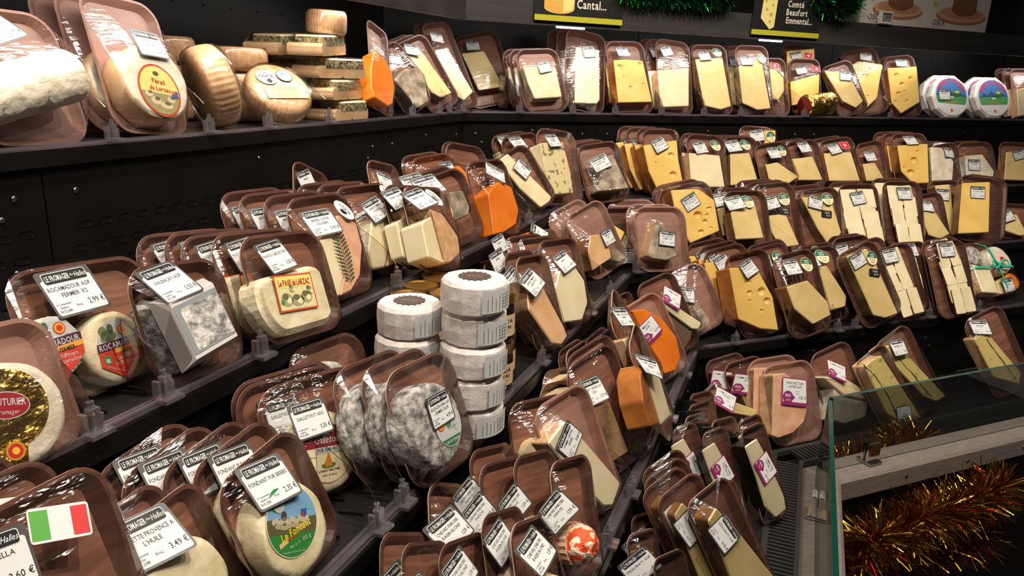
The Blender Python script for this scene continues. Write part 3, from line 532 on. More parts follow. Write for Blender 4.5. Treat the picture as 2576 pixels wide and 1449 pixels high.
        bas = lambda x, y: np.stack([np.ones_like(x), x, y, x * x, x * y, y * y], -1); Zs = fz(X, Y); ux_, uy_ = (X - c0[0]) / .03, (Y - c0[1]) / .03; cf = np.linalg.lstsq(np.vstack([bas(ux_, uy_), np.diag([0, 0, 0, 4., 4., 4.])]), np.r_[Zs, np.zeros(6)], rcond=None)[0]; res = float((Zs - bas(ux_, uy_) @ cf).max())
        return P.build(nm, lambda x, y: bas((x - c0[0]) / .03, (y - c0[1]) / .03) @ cf + max(res, 0), c0, math.atan2(v[1], v[0]), sc, .0008, root)
    if lab:
        x, y, rt, l1, l2, pr = lab[:6]; sc = lab[6] if len(lab) > 6 else 1.; kd = lab[7] if len(lab) > 7 else 0
        put(promo_label(l1, l2, pr) if kd else price_label(l1, l2, pr), (x, y), rt, sc * (.88 if kd else .8), 'price_label')
    for fn, px, rt, sc in st: put(fn() if not isinstance(fn, Print) else fn, px, rt, sc, 'sticker')
    kids = list(root.children); PK[root.name] = (sh, 0); prot = max(p_[2] for p_ in pts); zs = .5 if bare else .6; cl = math.cos(math.radians(lean)); back = 0.
    for k in range(1, n + 1):
        r = root.copy(); COL.objects.link(r); off = -np.cross(UP, np.cross(nor, UP)); hd = np.array([nor[0], nor[1], 0]); hd /= np.linalg.norm(hd); rt_ = np.array([r2[0], r2[1], 0])
        jr = random.uniform(-.004, .004); back += ((dep if k == 1 else dep * zs) + prot * zs + .0022) / cl; back = max(back, gap * k); mv = -hd * back + rt_ * (side * k + jr); r.matrix_world = Matrix.Translation(Vector(mv)) @ M @ Matrix.Rotation(math.radians(random.uniform(-.8, .8)), 4, 'Z') @ Matrix.Diagonal((1, 1, zs, 1)); PK[r.name] = (sh, k)
        lb = 'cheese pack standing %s behind the %s' % (ORD[k], short or desc); assert lb not in USED, lb; USED.add(lb); r['label'] = lb; r['group'] = 'packs behind the ' + (short or desc)
        for ch_ in kids:
            c2 = ch_.copy(); COL.objects.link(c2); c2.parent = r; c2.matrix_parent_inverse = Matrix.Identity(4)
            for g in ch_.children: g2 = g.copy(); COL.objects.link(g2); g2.parent = c2; g2.matrix_parent_inverse = Matrix.Identity(4)
    if n: root['group'] = 'packs behind the ' + (short or desc)
    return root
# ------------------------------------------------------------------ structure: floor, back wall, stepped display case, fascia
K22 = math.cos(math.radians(22.5)); WLEN = {'L': 2.3, 'R': 3.0}
def cp(base, o, z): return np.r_[base[:2] + BIS * (o / K22), z]
def sweep(mb, wing, base, prof, s0, s1, mi=0):
    sg = -1 if wing == 'L' else 1
    p0 = [cp(base, o, z) + D[wing] * sg * s0 for o, z in prof]; mb.prism(p0, D[wing] * sg * (s1 - s0), mi)
def swobj(name, wing, base, prof, s0, s1, mat, parent):
    mb = MB(); sweep(mb, wing, base, prof, s0, s1); return ob(name, mb.done(name, [mat]), parent)
mb = MB(); mb.box((0.6, .4, -.01), (3.2, 0, 0), (0, 3.2, 0), (0, 0, .01)); struct(ob('floor', mb.done('floor', [noisy('dark_floor_tile', (.02, .018, .017), (.035, .032, .03), 6, .35, .05)])))
WM = flat('black_wall', (.012, .011, .011), .6)
for wing, nm in (('L', 'wall_left'), ('R', 'wall_back')):
    struct(swobj(nm, wing, C[0], [(-.50, 0), (-.50, 3.4), (-.56, 3.4), (-.56, 0)], 0, 3.4, WM, None))
CASE = {}
desc = {'L': 'black stepped display case wing with slotted riser panel, holding the round goat cheeses', 'R': 'black stepped display case wing under the signs, holding the holed yellow cheeses'}
RAILIN, RAILOUT, GLASST = -.356, -.300, -.334
zr = CAMZ - .815
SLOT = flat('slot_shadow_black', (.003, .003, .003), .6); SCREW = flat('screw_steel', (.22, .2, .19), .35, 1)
def capsule(mb, c, u, v, w, h, dpt, nrm):
    pts = []
    for sx, a0 in ((1, -90), (-1, 90)):
        for j in range(6): a = math.radians(a0 + 180 * j / 5); pts.append(c + u * (sx * (w / 2 - h / 2) + h / 2 * math.cos(a)) + v * (h / 2 * math.sin(a)))
    k = len(pts); inn = [p - nrm * dpt for p in pts]; rim = [c + (p - c) * 1.10 + nrm * .0008 for p in pts]
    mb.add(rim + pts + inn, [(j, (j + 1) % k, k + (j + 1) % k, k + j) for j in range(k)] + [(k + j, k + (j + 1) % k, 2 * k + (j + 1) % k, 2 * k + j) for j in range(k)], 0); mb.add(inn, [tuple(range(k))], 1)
SM = {}
for wing in 'LR':
    for big in (True, False):
        mb = MB(); capsule(mb, np.zeros(3), D[wing], UP, .020 if big else .03, .0085 if big else .006, .004, N[wing]); SM[wing, big] = mb.done('vent_slot', [BLACK, SLOT])
for wing in 'LR':
    sg = -1 if wing == 'L' else 1; ln = WLEN[wing]; d, nn = D[wing], N[wing]
    root = empty('display_case', C[4] + d * sg * .8 - UP * (C[4][2])); tag(root, desc[wing], 'display case'); CASE[wing] = root
    root_inv = root.matrix_world.inverted()
    def part(name, me, parent=None):
        o = ob(name, me); me.transform(root_inv); o.parent = parent or root; return o
    def sw(name, base, prof, s0, s1, mat, parent=None):
        mb = MB(); sweep(mb, wing, base, prof, s0, s1); return part(name, mb.done(name, [mat]), parent)
    z = [c[2] for c in C]
    # back panels behind the top shelf
    cuts = [0, .95, 1.9, ln]
    for a, b in zip(cuts[:-1], cuts[1:]):
        bp = sw('back_panel', C[0], [(-.36, z[0] - .02), (-.36, z[0] + .62), (-.37, z[0] + .62), (-.37, z[0] - .02)], a + .0015, b - .0015, BLACK)
        mb = MB()
        for k in range(9):
            for rw in range(2):
                c = C[0] - nn * .3595 + d * sg * (a + .08 + k * .09) + UP * (.24 + rw * .12); capsule(mb, c, d, UP, .006, .006, .004, nn)
        part('vent_holes', mb.done('vent_holes', [BLACK, SLOT]), bp)['kind'] = 'stuff'
    for i in range(5):
        back = -.37 if i == 0 else -(ST[i] - ST[i - 1]) * S * K22
        ord_ = ['top', 'second', 'third', 'fourth', 'lowest'][i]; sroot = empty('display_shelf', C[i] + d * sg * .8); tag(sroot, '%s black shelf of the %s' % (ord_, 'wing with the jam jars' if wing == 'L' else 'wing under the signs'), 'shelf', 'stepped black shelves'); keep = (root, root_inv); root = sroot; root_inv = sroot.matrix_world.inverted()
        dk = sw('shelf_deck', C[i], [(back, z[i]), (0, z[i]), (0, z[i] - .006), (back, z[i] - .006)], 0, ln, DECK)
        # moulded ribs on the deck where it lies bare
        if wing == 'L' and i in (1, 2):
            mb = MB()
            for r_ in range(3):
                for k in range(12):
                    c = C[i] + d * (-1.62 + k * .045 + r_ * .015) + nn * (-.045 - r_ * .035) + UP * .002; mb.box(c, (d * .25 + nn * .97) * .014, (nn * .25 - d * .97) * .0012, UP * .002)
            part('rib', mb.done('rib', [DECK]), dk)
        # riser under the front edge
        zb = z[i + 1] if i < 4 else z[4] - .05
        nose = sw('shelf_nose', C[i], [(.004, z[i] - .001), (.004, z[i] - .022), (0, z[i] - .024), (0, z[i] - .001)], 0, ln, BLACK)
        lipr = (root, root_inv); root, root_inv = keep
        if i < 4:
            cuts = [0, .45, 1.32, ln] if i == 0 else [0, .75, 1.5, ln]
            for a, b in zip(cuts[:-1], cuts[1:]):
                rp = sw('riser_panel', C[i], [(-.006, z[i] - .006), (-.006, zb), (-.012, zb), (-.012, z[i] - .006)], a + .001, b - .001, BLACK)
                for sc, zz in ((a + .04, .06), (b - .05, .06), (a + .06, .085), ((a + b) / 2, .05)):
                    mb = MB(); mb.lathe([(.0042, 0), (.0042, .001), (.003, .002), (.001, .0022)], 12); m = mb.done('screw', [SCREW]); c = C[i] - nn * .0055 + d * sg * sc - UP * zz; m.transform(Matrix.Translation(Vector(c)) @ Vector(nn).to_track_quat('Z', 'Y').to_matrix().to_4x4()); part('screw', m, rp)
                rows = [(.11, .034), (.143, .034), (.172, .034)] if i == 0 else [(.045, .06)]
                for rw, (zz, pit) in enumerate(rows):
                    if i == 0 and wing == 'R' and rw == 2: continue
                    s_ = a + .03 + .012 * rw
                    while s_ < b - .03:
                        o = ob('vent_slot', SM[wing, i == 0]); o.parent = rp; o.location = root_inv @ Vector(C[i] - nn * .0058 + d * sg * s_ - UP * zz); s_ += pit
        # clear acrylic lip along the edge, in lengths
        root, root_inv = lipr
        if i < 4:
            cuts = [.02, .52, 1.05, 1.6, ln] if wing == 'L' else [.03, .62, 1.3, 2.0, ln]
            for a, b in zip(cuts[:-1], cuts[1:]):
                mb = MB(); sweep(mb, wing, C[i], [(-.016, z[i] + .0005), (-.016, z[i] + .0025), (.002, z[i] + .0025), (.002, z[i] + .0005)], a + .002, b - .002)
                sweep(mb, wing, C[i], [(-.003, z[i] + .0025), (-.003, z[i] + .007), (.001, z[i] + .007), (.001, z[i] + .0025)], a + .002, b - .002); sweep(mb, wing, C[i], [(-.012, z[i] + .0025), (-.012, z[i] + .0045), (-.010, z[i] + .0045), (-.010, z[i] + .0025)], a + .002, b - .002)
                part('shelf_lip', mb.done('shelf_lip', [ACRYL]), dk)
        root, root_inv = keep
    # air grille with slats, steel rail, base
    G0 = C[4]; gw = (RAILIN - ST[4]) * S * K22; gz = z[4] + .002
    DG = flat('grille_plastic', (.022, .021, .02), .45)
    gr = sw('air_grille', G0, [(-.004, gz), (.007, gz), (.007, gz - .012), (-.004, gz - .012)], 0, ln, DG)
    sw('grille_edge', G0, [(gw - .008, gz), (gw, gz), (gw, gz - .012), (gw - .008, gz - .012)], 0, ln, DG, gr)
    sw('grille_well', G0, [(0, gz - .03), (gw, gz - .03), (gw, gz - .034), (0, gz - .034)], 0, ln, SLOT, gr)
    mb = MB(); mb.box((0, 0, 0), d * .0026, nn * (gw / 2 - .006), UP * .004); sm = mb.done('slat', [DG])
    s_ = .03
    while s_ < (1.05 if wing == 'R' else .75):
        o = ob('slat', sm); o.parent = gr; o.location = root_inv @ Vector(cp(G0, gw / 2, gz - .005) + d * sg * s_); s_ += .0115
    R0 = np.r_[S * (NB + BIS * RAILIN), zr]; rw = (RAILOUT - RAILIN) * S * K22
    rl = sw('steel_rail', R0, [(0, zr + .004), (.006, zr + .008), (rw - .006, zr + .008), (rw, zr + .002), (rw, zr - .040), (0, zr - .040)], .0, ln, STEEL)
    sw('base_panel', R0, [(0, zr - .040), (rw - .012, zr - .040), (rw - .05, zr - .16), (rw - .05, 0), (0, 0)], 0, ln, BLACK)
    for k in range(6):
        mb = MB(); mb.lathe([(.004, 0), (.004, .001), (.002, .0016)], 10); m = mb.done('screw', [SCREW]); m.transform(Matrix.Translation(Vector(cp(R0, rw + .0002, zr - .018) + d * sg * (.2 + k * .2))) @ Vector(nn).to_track_quat('Z', 'Y').to_matrix().to_4x4()); part('screw', m, rl)
    # glass guard
    GB = np.r_[S * (NB + BIS * GLASST), 0]; zt = CAMZ - .632
    gp = empty('glass_guard', GB + d * sg * .5 + UP * (zr + .009)); tag(gp, 'low clear glass guard standing on the steel rail ' + ('before the black wax cheese packs' if wing == 'L' else 'above the gold and red tinsel'), 'glass')
    for a, b in ([(.012, 1.4)] if wing == 'L' else [(.004, 1.5), (1.504, ln)]):
        mb = MB(); p = [cp(GB, o, zz) + d * sg * a for o, zz in ((-.004, zr + .010), (.004, zr + .010), (.004, zt), (-.004, zt))]; e = d * sg * (b - a)
        v = p + [x + e for x in p]; mb.add(v, [(1, 2, 6, 5), (3, 0, 4, 7)], 0); mb.add(v, [(2, 3, 7, 6), (0, 1, 5, 4), (0, 3, 2, 1), (4, 5, 6, 7)], 1)
        m = mb.done('pane', [GLASS, GEDGE]); m.transform(gp.matrix_world.inverted()); ob('pane', m, gp)
    # clamps
    for pxl in ([(2056, 1300)] if wing == 'L' else [(2196, 1168)]):
        q = hit(pxl, np.array([0, 0, zr + .008]), UP); s_ = (q - GB) @ d; c = GB + d * s_; c[2] = zr + .0095
        k = empty('glass_clamp', c); tag(k, 'small metal clamp gripping the glass guard ' + ('beside the slotted grille corner' if wing == 'L' else 'behind the tinsel'), 'clamp')
        for nm, args in (('clamp_base', (UP * .003, d * .020, nn * .024, UP * .003)), ('jaw', (UP * .026 + nn * .0105, d * .017, nn * .005, UP * .022)), ('jaw', (UP * .026 - nn * .0105, d * .017, nn * .005, UP * .022))):
            mb = MB(); mb.box(*args); m = mb.done(nm, [CHROME]); bm = bmesh.new(); bm.from_mesh(m); bmesh.ops.bevel(bm, geom=bm.edges, offset=.002, segments=2, affect='EDGES'); bm.to_mesh(m); bm.free(); ob(nm, m, k)
# fascia boards, their top ledge, LED bars
LEDM = emit('led_white', (1, .93, .86), 9)
for k, wing in enumerate('LR'):
    sg = -1 if wing == 'L' else 1; ln = WLEN[wing]; zf = FC[2]
    struct(swobj('trim_%d' % (k + 1), wing, FC, [(0, zf), (0, zf + .078), (-.018, zf + .078), (-.018, zf)], 0, ln, BOARD, None))
    struct(swobj('trim_%d' % (k + 3), wing, FC, [(-.0185, zf + .078), (-.0185, zf + .066), (-.36, zf + .066), (-.36, zf + .078)], 0, ln, BOARD, None))
    o = swobj('led_bar', wing, FC, [(-.024, zf + .030), (-.024, zf + .016), (-.042, zf + .016), (-.042, zf + .030)], .02, ln - .1, LEDM, None); tag(o, 'white LED light bar under the dark fascia board of the ' + ('wing with the jars' if wing == 'L' else 'wing with the signs'), 'light')
for x in (1440, 1945):
    s_ = 0.
    for _ in range(30): p = FC + D['R'] * s_; x0 = proj(p)[0]; s_ += (x - x0) / ((proj(p + D['R'] * .001)[0] - x0) / .001)
    mb = MB(); c = FC + D['R'] * s_ - N['R'] * .012 - UP * .0025; mb.box(c, D['R'] * .046, N['R'] * .006, UP * .0025); tag(ob('led_module', mb.done('led_module', [LEDM])), 'small glowing LED module under the fascia, below the sign reading ' + ('Cantal' if x < 1500 else 'Comté'), 'light')
# dividers: clear fins with clips at the lips
def fin_mesh(L):
    top = [(0, .030), (.003, .036), (.010, .048), (.03, .064), (.06, .082), (.10, .098), (.14, .104), (.17, .104)]; top = [p for p in top if p[0] < L] + [(L, float(np.interp(L, [p[0] for p in top], [p[1] for p in top])))]; pts = [(0, .004)] + top + [(L, .004)]; n = len(pts); t = .0006
    v = [(t, -y, z) for y, z in pts] + [(-t, -y, z) for y, z in pts]; f = [tuple(range(n)), tuple(range(n, 2 * n))[::-1]] + [(i, (i + 1) % n, n + (i + 1) % n, n + i) for i in range(n)]
    return mesh('fin', v, f, [FIN, FINEDGE], [0, 0] + [1] * n)
def clip_mesh():
    b = MB(); b.box((0, .006, .002), (.012, 0, 0), (0, .007, 0), (0, 0, .002)); b.box((0, .001, .014), (.005, 0, 0), (0, .004, 0), (0, 0, .011)); b.box((-.008, -.002, .012), (.002, 0, 0), (0, .004, 0), (0, 0, .009)); b.box((.008, -.002, .010), (.002, 0, 0), (0, .004, 0), (0, 0, .007)); b.tube([(0, -.001, .018), (0, -.001, .031)], .0035, 8)
    return b.done('clip', [CLIP])
FM, CM = {}, clip_mesh()
FINS = {('L1', 65): (-0.07, 0.17, 0), ('L1', 280): (0.005, 0.17, 0), ('L1', 512): (0.017, 0.17, 0), ('L1', 668): (0.011, 0.17, 0), ('L1', 785): (0.062, 0.17, 0), ('L1', 990): (0.098, 0.17, 0), ('L1', 1075): (0.074, 0.17, 0), ('L1', 1135): (-0.007, 0.03, 0), ('L1', 1190): (-0.001, 0.05, 0), ('R1', 1335): (-0.037, 0.17, 0), ('R1', 1442): (-0.001, 0.03, 0), ('R1', 1548): (-0.001, 0.17, 0), ('R1', 1665): (-0.001, 0.05, 0), ('R1', 1768): (0.005, 0.17, 0), ('R1', 1855): (0.014, 0.17, 0), ('R1', 1952): (0.008, 0.05, 0.008), ('R1', 2045): (-0.043, 0.17, 0), ('R1', 2120): (-0.001, 0.17, 0), ('R1', 2240): (-0.001, 0.05, 0), ('L2', 250): (-0.004, 0.17, 0), ('L2', 500): (-0.043, 0.05, 0), ('L2', 690): (-0.031, 0.03, 0.008), ('L2', 970): (0.035, 0.13, 0), ('L2', 1090): (0.08, 0.17, 0), ('L2', 1330): (-0.001, 0.17, 0), ('L3', 1340): (-0.001, 0.075, 0), ('L3', 1185): (-0.088, 0.05, 0), ('L3', 1060): (0.026, 0.1, 0), ('L3', 905): (-0.031, 0.05, 0), ('L3', 800): (0.014, 0.17, 0), ('L3', 745): (-0.001, 0.17, 0), ('R3', 1640): (-0.046, 0.05, 0), ('R3', 1700): (0.035, 0.03, 0), ('L4', 1370): (-0.007, 0.17, 0), ('L4', 1250): (-0.001, 0.075, 0), ('L4', 1075): (0.035, 0.03, 0.008), ('L4', 990): (0.095, 0.17, 0), ('R4', 1860): (-0.013, 0.05, 0), ('R4', 1990): (-0.001, 0.05, 0), ('R4', 2100): (-0.001, 0.03, 0.008), ('R4', 2210): (-0.085, 0.03, 0), ('R4', 2300): (0.056, 0.03, 0), ('R4', 2460): (-0.001, 0.17, 0)}   # shift along the lip, fin length, shift out: each fin stands in the gap between packs
def divider(sh, px, by):
    i = int(sh[1]) - 1; wg = sh[0]; c = C[i]; ax_ = 1 if (wg == 'L' and i >= 2) else 0
    grid = np.arange(-1.62, 0, .001) if wg == 'L' else np.arange(0, 2.6, .001); s_ = float(min(grid, key=lambda g: abs(proj(c + D[wg] * g)[ax_] - px)))
    x, y = D[wg], -N[wg]; ds, fl, oo = FINS[sh, px]; q = c + D[wg] * (s_ + ds) + N[wg] * oo + UP * .0048
    e = empty('shelf_divider', mat=Matrix(((x[0], -y[0], 0, q[0]), (x[1], -y[1], 0, q[1]), (0, 0, 1, q[2]), (0, 0, 0, 1))))
    g = 'clear dividers on the %s lip of the %s' % (['top', 'second', 'third', 'fourth', 'lowest'][i], 'wing with the jars' if wg == 'L' else 'wing under the signs')
    tag(e, 'clear divider fin on the %s shelf lip beside the %s' % (['top', 'second', 'third', 'fourth', 'lowest'][i], by), 'divider', g)
    FM.setdefault(fl, None) or FM.update({fl: fin_mesh(fl)}); ob('fin', FM[fl], e); ob('clip', CM, e)
for sh, rows in (('L1', ((65, 'white cheese log'), (280, 'yellow oval sticker pack'), (512, 'wheel on edge'), (668, 'wheel with Corse seals'), (785, 'herb-crusted pile'), (990, 'orange rounded piece'), (1075, 'mouldy grey-rinded piece'), (1135, 'narrow pale wedge'), (1190, 'tall tray with grey-edged wedge'))),
                 ('R1', ((1335, 'cream wedge under the Cantal sign'), (1442, 'tall deep dark tray'), (1548, 'holed wedge by the dark tray'), (1665, 'square pale slab'), (1768, 'tall green-stickered slab'), (1855, 'slab with dark printed rind'), (1952, 'small Swiss flag tray'), (2045, 'gold foil roll'), (2120, 'pointed wedge with two holes'), (2240, 'many-holed wedge'))),
                 ('L2', ((250, 'round with gold foil seal'), (500, 'card-sleeved ash pyramid'), (690, 'square ivory cheese'), (970, 'fern leaf pack'), (1090, 'tan-rinded cheese half'), (1330, 'cream wedge past the orange wheel'))),
                 ('L3', ((1340, 'blue and green sticker pack'), (1185, 'bare stretch of black deck'), (1060, 'ash-grey wrinkled round'), (905, 'peach tongue wedge'), (800, 'pale half-moon wedge'), (745, 'peach wedge with grey end'))),
                 ('R3', ((1640, 'browned yellow wedge'), (1700, 'pink tray reading 3,27'))),
                 ('L4', ((1370, 'orange coated ball'), (1250, 'long smooth cream slab'), (1075, 'bark-like rinded block'), (990, 'amber-rinded wedge'))),
                 ('R4', ((1860, 'golden holed wedge'), (1990, 'blunt thick wedge'), (2100, 'thick pale block'), (2210, 'long black-tagged slab'), (2300, 'folded cheese slices'), (2460, 'tall slices by the gift plate')))):
    for x, by in rows: divider(sh, x, by)
# ------------------------------------------------------------------ the packs (tile letter, then positions read in that tile)
c_ = 'comte'
# top shelf, wing with the jars
pack('L1', 'A', (320, 1050), (-60, 70), 880, [('log', (-300, 800), (530, 590), .036, 'white')], (-45, 225, 18, 'BUCHE CHEVRE', '', '3,70', 1.25), n=2, w=.20, tray='pink', desc='pinkish tray with a thick white ridged cheese log', short='pack with the white cheese log', maxh=.20)
pack('L1', 'A', (1180, 1035), (880, 10), 590, [('disc', (1185, 640), .062, .036, 'white', {'side': 'beige', 'stick': [(s_perail, (1205, 710), -12, .92)]})], (1130, 360, -10, 'PERAIL DU', 'LARZAC', '3,85', 1.2), n=2, w=.165, tray='pink', desc='large round cheese in tall tray with yellow oval sticker ringed red', short='pack with yellow oval sticker', side=-.01)
pack('L1', 'B', (960, 885), (910, 230), 200, [('poly', [(890, 420), (960, 470), (1020, 570), (1045, 700), (1030, 820), (1000, 880), (900, 880), (870, 700), (865, 560)], .028, 'orange')], None, w=.10, desc='tray with orange rounded cheese piece beside the herb-crusted pile')
pack('L1', 'B', (1250, 865), (960, 400), 240, [('poly', [(1050, 650), (1130, 565), (1200, 560), (1270, 620), (1330, 850), (1220, 860)], .045, 'greyrind')], (1040, 490, -15, 'TOMME GRISE', '', '4,10', .9), w=.12, desc='tray with mouldy grey-rinded cheese piece on the top shelf')
pack('L1', 'B', (1440, 835), (1150, 330), 260, [('poly', [(1110, 430), (1230, 400), (1480, 740), (1400, 775), (1330, 740)], .034, c_)], (1175, 415, -12, 'TOMME', '', '3,90', .9), n=2, w=.125, desc='tray with narrow pale cheese wedge and tilted label, on the top shelf', short='narrow pale wedge on the top shelf')
pack('L1', 'B', (1590, 820), (1340, 185), 210, [('poly', [(1350, 400), (1440, 380), (1640, 710), (1570, 775), (1450, 700)], .034, 'pale', {'side': 'greyrind'})], (1362, 300, -15, 'TOMME', '', '4,20', .9), n=1, w=.115, desc='tall narrow tray with grey-edged wedge near the top shelf corner', short='tall tray with grey-edged wedge')
pack('L1', 'B', (1800, 830), (1640, 268), 350, [('poly', [(1550, 430), (1720, 410), (1870, 680), (1680, 705)], .03, c_)], (1635, 370, 3, 'CANTAL AOP', 'JEUNE', '3,60', .95), n=1, w=.16, desc='broad tray with bright yellow slab at the top shelf corner', short='bright yellow slab at the corner')
# top shelf, wing under the signs
E1 = [(810, 510, 8), (840, 580, 3), (890, 665, 6), (795, 605, 3), (960, 490, 7), (985, 640, 4)]
pack('R1', 'C', (280, 830), (190, 380), 330, [('poly', [(90, 510), (335, 515), (385, 740), (180, 755), (130, 640)], .032, 'cream', {'side': 'greyrind'})], (250, 515, 12, 'BLEU DE SAVOIE', '', '3,86', .95), n=2, side=-.012, w=.17, desc='tray with cream crumbly wedge, directly below the sign reading Cantal', short='cream wedge below the Cantal sign')
pack('R1', 'C', (540, 830), (560, 235), 310, [('poly', [(480, 375), (655, 400), (660, 770), (640, 800), (470, 795)], .03, 'pale', {'side': 'greyrind'})], (575, 410, 3, 'LAGUIOLE', 'AOP', '3,67', .95), n=2, side=-.012, w=.165, dep=.03, tray='dark', desc='tall deep dark tray with long pale slab and dark-rimmed label', short='tall deep dark tray', maxh=.27)
pack('R1', 'C', (930, 840), (840, 315), 290, [('poly', [(765, 460), (860, 455), (985, 465), (1055, 775), (800, 780)], .036, 'emm', {'holes': E1})], (830, 395, -2, 'EMMENTAL', 'GRAND CRU', '3,10', .95), n=1, w=.15, desc='tray with holed yellow cheese wedge beside the tall dark tray', short='holed wedge by the tall dark tray')
pack('R1', 'C', (1240, 845), (1210, 310), 265, [('poly', [(1100, 540), (1335, 520), (1335, 810), (1125, 825)], .03, 'pale')], (1165, 395, 12, 'COMTE AOP', 'JEUNE', '4,30', .95), n=2, side=-.012, w=.14, desc='tray with plain square pale slab on the top shelf', short='square pale slab')
pack('R1', 'C', (1540, 840), (1480, 340), 270, [('poly', [(1385, 450), (1590, 440), (1655, 805), (1580, 830), (1450, 800)], .03, c_)], (1450, 425, 5, 'COMTE AOP', '12 MOIS', '4,80', .95), [(comte_round, (1545, 400), 5, 1.)], n=1, w=.14, desc='tray with tall yellow slab and green round sticker, beside the square pale slab', short='green-stickered slab by the square pale slab')
pack('R1', 'C', (1840, 850), (1790, 350), 255, [('poly', [(1700, 500), (1870, 450), (1940, 820), (1840, 830), (1730, 780)], .03, c_, {'side': 'bark'})], (1755, 460, 0, 'COMTE AOP', '12 MOIS', '4,60', .95), [(comte_round, (1870, 445), 0, 1.)], n=2, w=.135, desc='tray with yellow slab showing dark printed rind and green round sticker', short='slab with dark printed rind')
pack('R1', 'D', (60, 830), (20, 445), 240, [('poly', [(-50, 520), (60, 525), (130, 590), (135, 690), (90, 760), (-20, 745), (-60, 640)], .03, c_, {'side': 'tan'})], None, [(swiss_flag, (60, 500), -20, 1.)], w=.125, desc='small tray with rounded pale cheese and Swiss flag sticker, top shelf')
pack('R1', 'D', (230, 800), (230, 345), 250, [('poly', [(140, 390), (350, 370), (345, 700), (150, 700)], .03, 'emm')], (215, 430, 12, 'GRUYERE', '', '5,10', .9), [(swiss_flag, (305, 425), -10, 1.)], w=.13, out=-.12, desc='tray with yellow piece and Swiss flag sticker, standing behind the gold roll')
pack('R1', 'D', (300, 860), (275, 450), 230, [('poly', [(170, 620), (390, 560), (385, 760), (180, 800)], .03, 'emm')], (250, 530, 8, 'TETE', '', '5,40', .9), [(swiss_flag, (365, 525), -10, 1.)], w=.12, out=-.07, desc='tray with label and Swiss flag leaning just behind the gold foil roll')
pack('R1', 'D', (650, 860), (500, 500), 240, [('poly', [(420, 560), (600, 575), (715, 790), (660, 840), (560, 790)], .03, c_)], (580, 600, -5, 'ABONDANCE', '', '4,40', .95), w=.125, desc='tray with pale curved wedge between gold roll and holed wedge')
pack('R1', 'D', (780, 870), (670, 395), 280, [('poly', [(600, 530), (680, 480), (860, 510), (820, 760), (735, 840), (700, 800)], .035, 'emm', {'holes': [(730, 590, 10), (750, 745, 5), (760, 540, 6)]})], (735, 450, -8, 'EMMENTAL', '', '3,20', .95), n=1, w=.14, out=-.07, desc='tray with pointed yellow wedge showing two big holes, top shelf', short='pointed wedge with two big holes')
pack('R1', 'D', (1050, 880), (980, 430), 230, [('poly', [(900, 525), (1120, 510), (1145, 780), (1005, 865), (935, 790)], .035, 'emm', {'holes': [(970, 575, 8), (1075, 600, 8), (1010, 645, 9), (985, 715, 8), (1050, 770, 7), (965, 775, 6), (1030, 700, 5)]})], (1005, 485, -3, 'EMMENTAL', '', '3,40', .95), n=1, w=.12, desc='tray with many-holed yellow wedge beside the white round boxes', short='many-holed wedge by the white rounds')
pack('R1', 'D', (1960, 930), (1920, 520), 200, [('poly', [(1880, 680), (1990, 650), (1990, 860), (1890, 880)], .03, 'pale')], None, n=2, side=-.012, w=.13, desc='tray pack at the far side of the white round wrapped cheeses', short='pack past the white rounds')
# second shelf, wing under the signs (bottoms hidden by the row in front)
pack('L2', 'C', (210, 1560), (50, 1015), 300, [('poly', [(0, 1160), (90, 1145), (200, 1300), (310, 1470), (280, 1560), (150, 1540), (60, 1330)], .034, 'speck')], (45, 1090, 8, 'BLEU', "D'AUVERGNE", '3,61', .95), n=1, w=.14, desc='tray with blue-speckled cream wedge whose point bends down, second shelf', short='bent blue-speckled wedge')
pack('L2', 'C', (450, 1570), (370, 1000), 300, [('poly', [(260, 1100), (430, 1090), (490, 1330), (510, 1480), (350, 1490), (300, 1300)], .034, 'speck')], (350, 1080, 3, 'FOURME', "D'AMBERT", '2,96', .95), w=.15, desc='tray with upright blue-speckled cream slab at the shelf corner')
pack('R2', 'C', (860, 1590), (750, 1120), 330, [('poly', [(840, 1230), (880, 1210), (1010, 1480), (760, 1510)], .04, 'greyrind')], (780, 1280, 25, 'SAINT-NECTAIRE', 'LAITIER AOP', '2,64', 1.), n=2, w=.16, desc='tray with grey-brown rinded wedge beside the blue-speckled slab', short='grey-brown wedge by the speckled slab', side=-.006)
pack('R2', 'C', (1200, None), (1130, 970), 285, [('poly', [(1005, 1100), (1260, 1060), (1270, 1200), (1310, 1400), (1130, 1490), (1050, 1300)], .036, 'emm', {'holes': [(1215, 1175, 9), (1230, 1320, 10), (1100, 1230, 3)]})], (1125, 1095, 28, 'EMMENTAL FRANCAIS', 'EST CENTRAL IGP', '3,9', 1.), n=3, side=-.008, w=.15, desc='tray with yellow wedge, amber rind and two holes, second shelf', short='wedge with amber rind on the second shelf')
pack('R2', 'C', (1530, None), (1490, 1020), 295, [('poly', [(1370, 1160), (1600, 1180), (1640, 1420), (1390, 1420)], .03, 'pale')], (1450, 1120, 10, 'COMTE AOP', '12 MOIS', '6,0', 1.), [(comte_round, (1565, 1105), 8, 1.)], n=1, w=.15, desc='tray with glossy square slab and green round sticker, second shelf', short='glossy green-stickered slab')
pack('R2', 'C', (1780, None), (1720, 1030), 265, [('poly', [(1655, 1170), (1800, 1160), (1870, 1390), (1660, 1410)], .03, c_)], (1670, 1110, 6, 'COMTE AOP', 'MOIS', '7,2', 1.), [(comte_round, (1765, 1100), 6, 1.)], n=2, side=.004, w=.14, desc='tray with yellow slab and green round sticker beside the glossy one', short='green-stickered slab by the glossy one')
